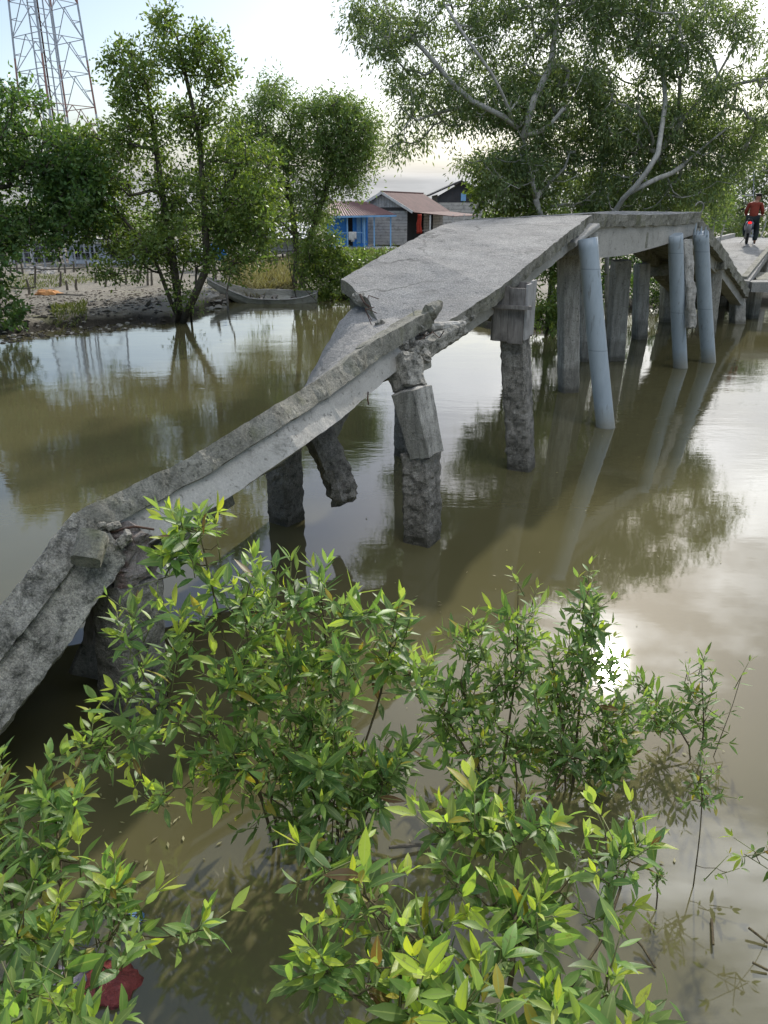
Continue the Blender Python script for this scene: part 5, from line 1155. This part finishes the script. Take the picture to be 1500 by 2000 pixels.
# facing away (+Y), leaning forward, right foot on the deck
J=[(*q(-.02,0,.86),.13,.12),(*q(-.01,.06,1.05),.13,.11),(*q(0,.13,1.25),.15,.11),(*q(.0,.19,1.40),.11,.09),(*q(.03,.24,1.48),.055,.055),(*q(.06,.27,1.57),.085,.095),(*q(.07,.28,1.66),.08,.09),
   (*q(-.19,.17,1.37),.06),(*q(-.27,.16,1.12),.046),(*q(-.24,.40,.98),.036),(*q(-.23,.48,.97),.03),(*q(.19,.17,1.37),.06),(*q(.27,.18,1.12),.046),(*q(.29,.42,1.0),.036),(*q(.29,.50,.99),.03),
   (*q(.09,.02,.84),.10),(*q(.17,.12,.47),.06),(*q(.16,.02,.10),.042),(*q(.17,.16,.035),.035),(*q(-.11,.02,.84),.10),(*q(-.22,.24,.55),.06),(*q(-.17,.08,.24),.042),(*q(-.17,.20,.20),.035)]
E=[(0,1),(1,2),(2,3),(3,4),(4,5),(5,6),(3,7),(7,8),(8,9),(9,10),(3,11),(11,12),(12,13),(13,14),(0,15),(15,16),(16,17),(17,18),(0,19),(19,20),(20,21),(21,22)]
J=[(*j[:3],*(np.array(j[3:])*1.12)) for j in J]; skinfig('body',J,E,M['skin'],PE)
# hands: palm with five short fingers curled round the grips
for s,hx in ((-1,-.23),(1,.29)):
    hb=q(hx,.50,.98); mb=MB()
    for k in range(4): x=hb[0]-.03+.02*k; mb.tube([(x,hb[1],hb[2]),(x,hb[1]+.05,hb[2]+.02),(x,hb[1]+.075,hb[2]-.01),(x,hb[1]+.06,hb[2]-.04)],[.011,.010,.009,.008],6)
    mb.tube([(hb[0]-s*.03,hb[1]-.02,hb[2]),(hb[0]-s*.055,hb[1]+.03,hb[2]-.02),(hb[0]-s*.04,hb[1]+.05,hb[2]-.04)],[.012,.011,.009],6); mb.build('fingers',M['skin'],PE,smooth=True)
def grown(idx,g): return [(*J[i][:3],*(np.array(J[i][3:])+g)) for i in idx]
Js=grown([0,1,2,3,4,7,8,9,11,12,13],.022); Js[4]=(*q(.015,.215,1.44),.07,.07); Js[7]=(*q(-.245,.34,1.0),.055); Js[10]=(*q(.285,.36,1.02),.055)
skinfig('shirt',Js,[(0,1),(1,2),(2,3),(3,4),(3,5),(5,6),(6,7),(3,8),(8,9),(9,10)],M['shirt'],PE)
Jt=grown([0,15,16,17,19,20,21],.035); skinfig('trousers',Jt,[(0,1),(1,2),(2,3),(0,4),(4,5),(5,6)],M['trousers'],PE)
skinfig('cap',[(*q(.065,.265,1.63),.15,.155),(*q(.07,.275,1.75),.13,.13)],[(0,1)],M['hair'],PE)
for i in (18,22): 
    c=np.array(J[i][:3]); skinfig('shoe',[(*(c-[0,.1,.0]),.045,.04),(*(c+[0,.05,-.005]),.04,.035)],[(0,1)],M['hair'],PE)
# motorcycle seen from behind
MC=thing('motorcycle','dark blue motorcycle seen from behind with a glowing red tail light under the rider','motorcycle',(PF[0],PF[1],gz))
M['bike']=simple('dark_blue_paint',(.03,.045,.11),(.02,.03,.07),8,.3,.001,.6); M['rubber']=simple('tyre_rubber',(.02,.02,.02),None,20,.85); M['chrome']=simple('worn_metal',(.45,.45,.46),(.25,.25,.26),12,.35,.001,.5,.8); M['mudflap']=simple('grey_mudguard',(.17,.17,.19),(.1,.1,.11),9,.5)
t=NT('tail_light_glow'); e=t.n('ShaderNodeEmission'); e.inputs[0].default_value=(1,.03,.03,1); e.inputs[1].default_value=.45; oo=t.n('ShaderNodeOutputMaterial'); t.l(e.outputs[0],oo.inputs[0]); M['tail']=t.m
mx=o_[0]-.10-o_[0]
def torus(mb,c,Rr,r,nx=28,ny=10,wy=1):
    V=[];Fc=[]
    for i in range(nx):
        a=2*math.pi*i/nx
        for j in range(ny): b=2*math.pi*j/ny; rr=Rr+r*math.cos(b); V.append((c[0]+r*wy*math.sin(b),c[1]+rr*math.cos(a),c[2]+rr*math.sin(a)))
    for i in range(nx):
        for j in range(ny): Fc.append((i*ny+j,i*ny+(j+1)%ny,((i+1)%nx)*ny+(j+1)%ny,((i+1)%nx)*ny+j))
    mb.add(V,Fc)
for (yy,) in ((-.42,),(.82,)):
    c=q(mx,yy,.28); mb=MB(); torus(mb,c,.24,.045); w=mb.build('tyre',M['rubber'],MC,smooth=True); mb=MB(); torus(mb,c,.20,.015,wy=1.6)
    for k in range(12): a=k*math.pi/6; mb.tube([c,(c[0],c[1]+.2*math.cos(a),c[2]+.2*math.sin(a))],.005,4)
    mb.tube([(c[0]-.07,c[1],c[2]),(c[0]+.07,c[1],c[2])],.03,8); mb.build('rim',M['chrome'],MC)
mb=MB(); mb.tube([q(mx,-.52,.80),q(mx,-.25,.80),q(mx,.05,.74),q(mx,.3,.70)],[.06,.10,.11,.06],10); mb.build('seat',M['hair'],MC,smooth=True)
mb=MB(); mb.tube([q(mx,-.62,.72),q(mx,-.4,.70),q(mx,-.1,.60),q(mx,.2,.50),q(mx,.45,.56),q(mx,.58,.86)],[.06,.14,.16,.15,.13,.12],12); mb.build('body_panels',M['bike'],MC,smooth=True)
mb=MB(); mb.tube([q(mx,-.60,.68),q(mx,-.72,.58),q(mx,-.75,.40)],[.09,.085,.075],8); mb.build('mudguard',M['mudflap'],MC,smooth=True)
mb=MB(); mb.tube([q(mx-.05,-.66,.74),q(mx,-.69,.75),q(mx+.05,-.66,.74)],[.028,.04,.028],8); mb.build('tail_light',M['tail'],MC,smooth=True)
mb=MB(); mb.box(q(mx,.18,.34),(.2,.34,.24)); mb.tube([q(mx+.1,.25,.3),q(mx+.13,-.1,.26),q(mx+.14,-.5,.30)],[.02,.035,.045],8); mb.build('engine',M['chrome'],MC)
mb=MB(); mb.tube([q(mx,.82,.28),q(mx,.66,.62),q(mx,.58,.95)],[.04,.04,.05],8); mb.tube([q(-.30,.52,.99),q(-.1,.6,1.02),q(mx,.6,.98),q(.12,.6,1.02),q(.36,.52,1.0)],.016,7); mb.build('fork_and_handlebar',M['chrome'],MC)
for s in (-1,1): mb=MB(); mb.tube([q(mx+s*.24,.58,1.02),q(mx+s*.30,.6,1.16)],.008,5); mb.box(q(mx+s*.31,.6,1.2),(.11,.02,.07)); mb.build('mirror',M['hair'],MC)
mb=MB(); mb.tube([q(mx-.05,-.1,.25),q(mx-.2,-.05,.02)],.012,5); mb.build('side_stand',M['chrome'],MC)
PE.scale=(.87,.87,.85); MC.scale=(.87,.87,.85); PE.rotation_euler[2]=-R(23); MC.rotation_euler[2]=-R(23)
# ------------------------------------------------------------------ daylight
sun_dir=ray(1190,1300)*np.array([1,1,-1]); sun_dir/=np.linalg.norm(sun_dir); SEL=math.asin(sun_dir[2]); SAZ=math.atan2(sun_dir[0],sun_dir[1])
sc=bpy.context.scene
w=bpy.data.worlds.new('World'); sc.world=w; w.use_nodes=True; nt=w.node_tree; nt.nodes.clear()
class WN(NT):
    def __init__(s,t): s.t=t
n=WN(nt)
sky=n.n('ShaderNodeTexSky',sky_type='NISHITA'); sky.sun_disc=False; sky.sun_elevation=SEL; sky.sun_rotation=SAZ; sky.air_density=1; sky.dust_density=1.0
tc_=n.n('ShaderNodeTexCoord').outputs['Generated']; xyz=n.n('ShaderNodeSeparateXYZ'); n.l(tc_,xyz.inputs[0])
zz=n.math('ADD',n.math('MAXIMUM',xyz.outputs[2],0.0),.16); cv=n.n('ShaderNodeCombineXYZ'); n.l(n.math('DIVIDE',xyz.outputs[0],zz),cv.inputs[0]); n.l(n.math('DIVIDE',xyz.outputs[1],zz),cv.inputs[1])
cn=n.math('SUBTRACT',n.noise(n.mapping(cv.outputs[0],(.42,.8,1),(0,0,R(25))),1.25,7,.62,.35),n.ramp(xyz.outputs[0],[(-.0,(.07,.07,.07)),(.25,(0,0,0))]))
mask=n.ramp(cn,[(.485,(0,0,0)),(.66,(1,1,1))])
low=n.ramp(xyz.outputs[2],[(.03,(1,1,1)),(.12,(0,0,0))]); mask=n.math('MAXIMUM',mask,n.math('MULTIPLY',low,1.0))
dt=n.n('ShaderNodeVectorMath',operation='DOT_PRODUCT'); nn_=n.n('ShaderNodeVectorMath',operation='NORMALIZE'); n.l(tc_,nn_.inputs[0]); n.l(nn_.outputs[0],dt.inputs[0]); dt.inputs[1].default_value=tuple(sun_dir)
dp=n.math('MAXIMUM',dt.outputs['Value'],0.0)
SKY={'b':.132,'k1':1.8,'k2':.8,'z':14.5}
# the cloud veil glows round the hidden sun
glow=n.math('ADD',n.math('MULTIPLY',n.math('POWER',dp,20.0),SKY['k1']),n.math('MULTIPLY',n.math('POWER',dp,80.0),SKY['k2']))
cd=n.noise(n.mapping(cv.outputs[0],(.6,1.1,1),(0,0,R(20))),2.3,6,.6,.3); shade=n.math('ADD',.45,n.math('MULTIPLY',cd,1.1))
zen=n.math('MULTIPLY',n.math('POWER',n.math('MAXIMUM',xyz.outputs[2],0.0),2.0),SKY['z']*SKY['b']*1.3)
cl=n.math('MULTIPLY',n.math('ADD',n.math('ADD',SKY['b'],zen),glow),shade)
cc=n.n('ShaderNodeVectorMath',operation='SCALE'); cc.inputs[0].default_value=(.968,.98,.992); n.l(cl,cc.inputs['Scale'])
sk=n.n('ShaderNodeVectorMath',operation='SCALE'); n.l(sky.outputs[0],sk.inputs[0]); sk.inputs['Scale'].default_value=.036
bg=n.n('ShaderNodeBackground'); n.l(n.mix(mask,sk.outputs[0],cc.outputs[0]),bg.inputs[0]); bg.inputs[1].default_value=1.0
wo=n.n('ShaderNodeOutputWorld'); n.l(bg.outputs[0],wo.inputs[0])
L=bpy.data.lights.new('sun','SUN'); L.energy=1.15; L.angle=R(1.5); L.color=(1,.95,.87); lo=bpy.data.objects.new('sun',L); col.objects.link(lo)
lo.rotation_euler=Vector((-sun_dir[0],-sun_dir[1],-sun_dir[2])).to_track_quat('-Z','Y').to_euler(); lo.location=(5,5,30)
cam=bpy.data.cameras.new('camera'); co_=bpy.data.objects.new('camera',cam); col.objects.link(co_); co_.location=(0,0,CH); co_.rotation_euler=(math.pi/2-TH,0,0)
cam.sensor_fit='VERTICAL'; cam.sensor_height=36; cam.lens=27; cam.clip_start=.05; cam.clip_end=2000; sc.camera=co_
sc.view_settings.view_transform='Standard'; sc.view_settings.look='None'; sc.view_settings.exposure=1.95; sc.view_settings.gamma=1
sc.cycles.use_denoising=True; sc.cycles.max_bounces=8; sc.cycles.transparent_max_bounces=8; sc.cycles.sample_clamp_indirect=6; sc.cycles.sample_clamp_direct=12; sc.cycles.caustics_reflective=False; sc.cycles.caustics_refractive=False
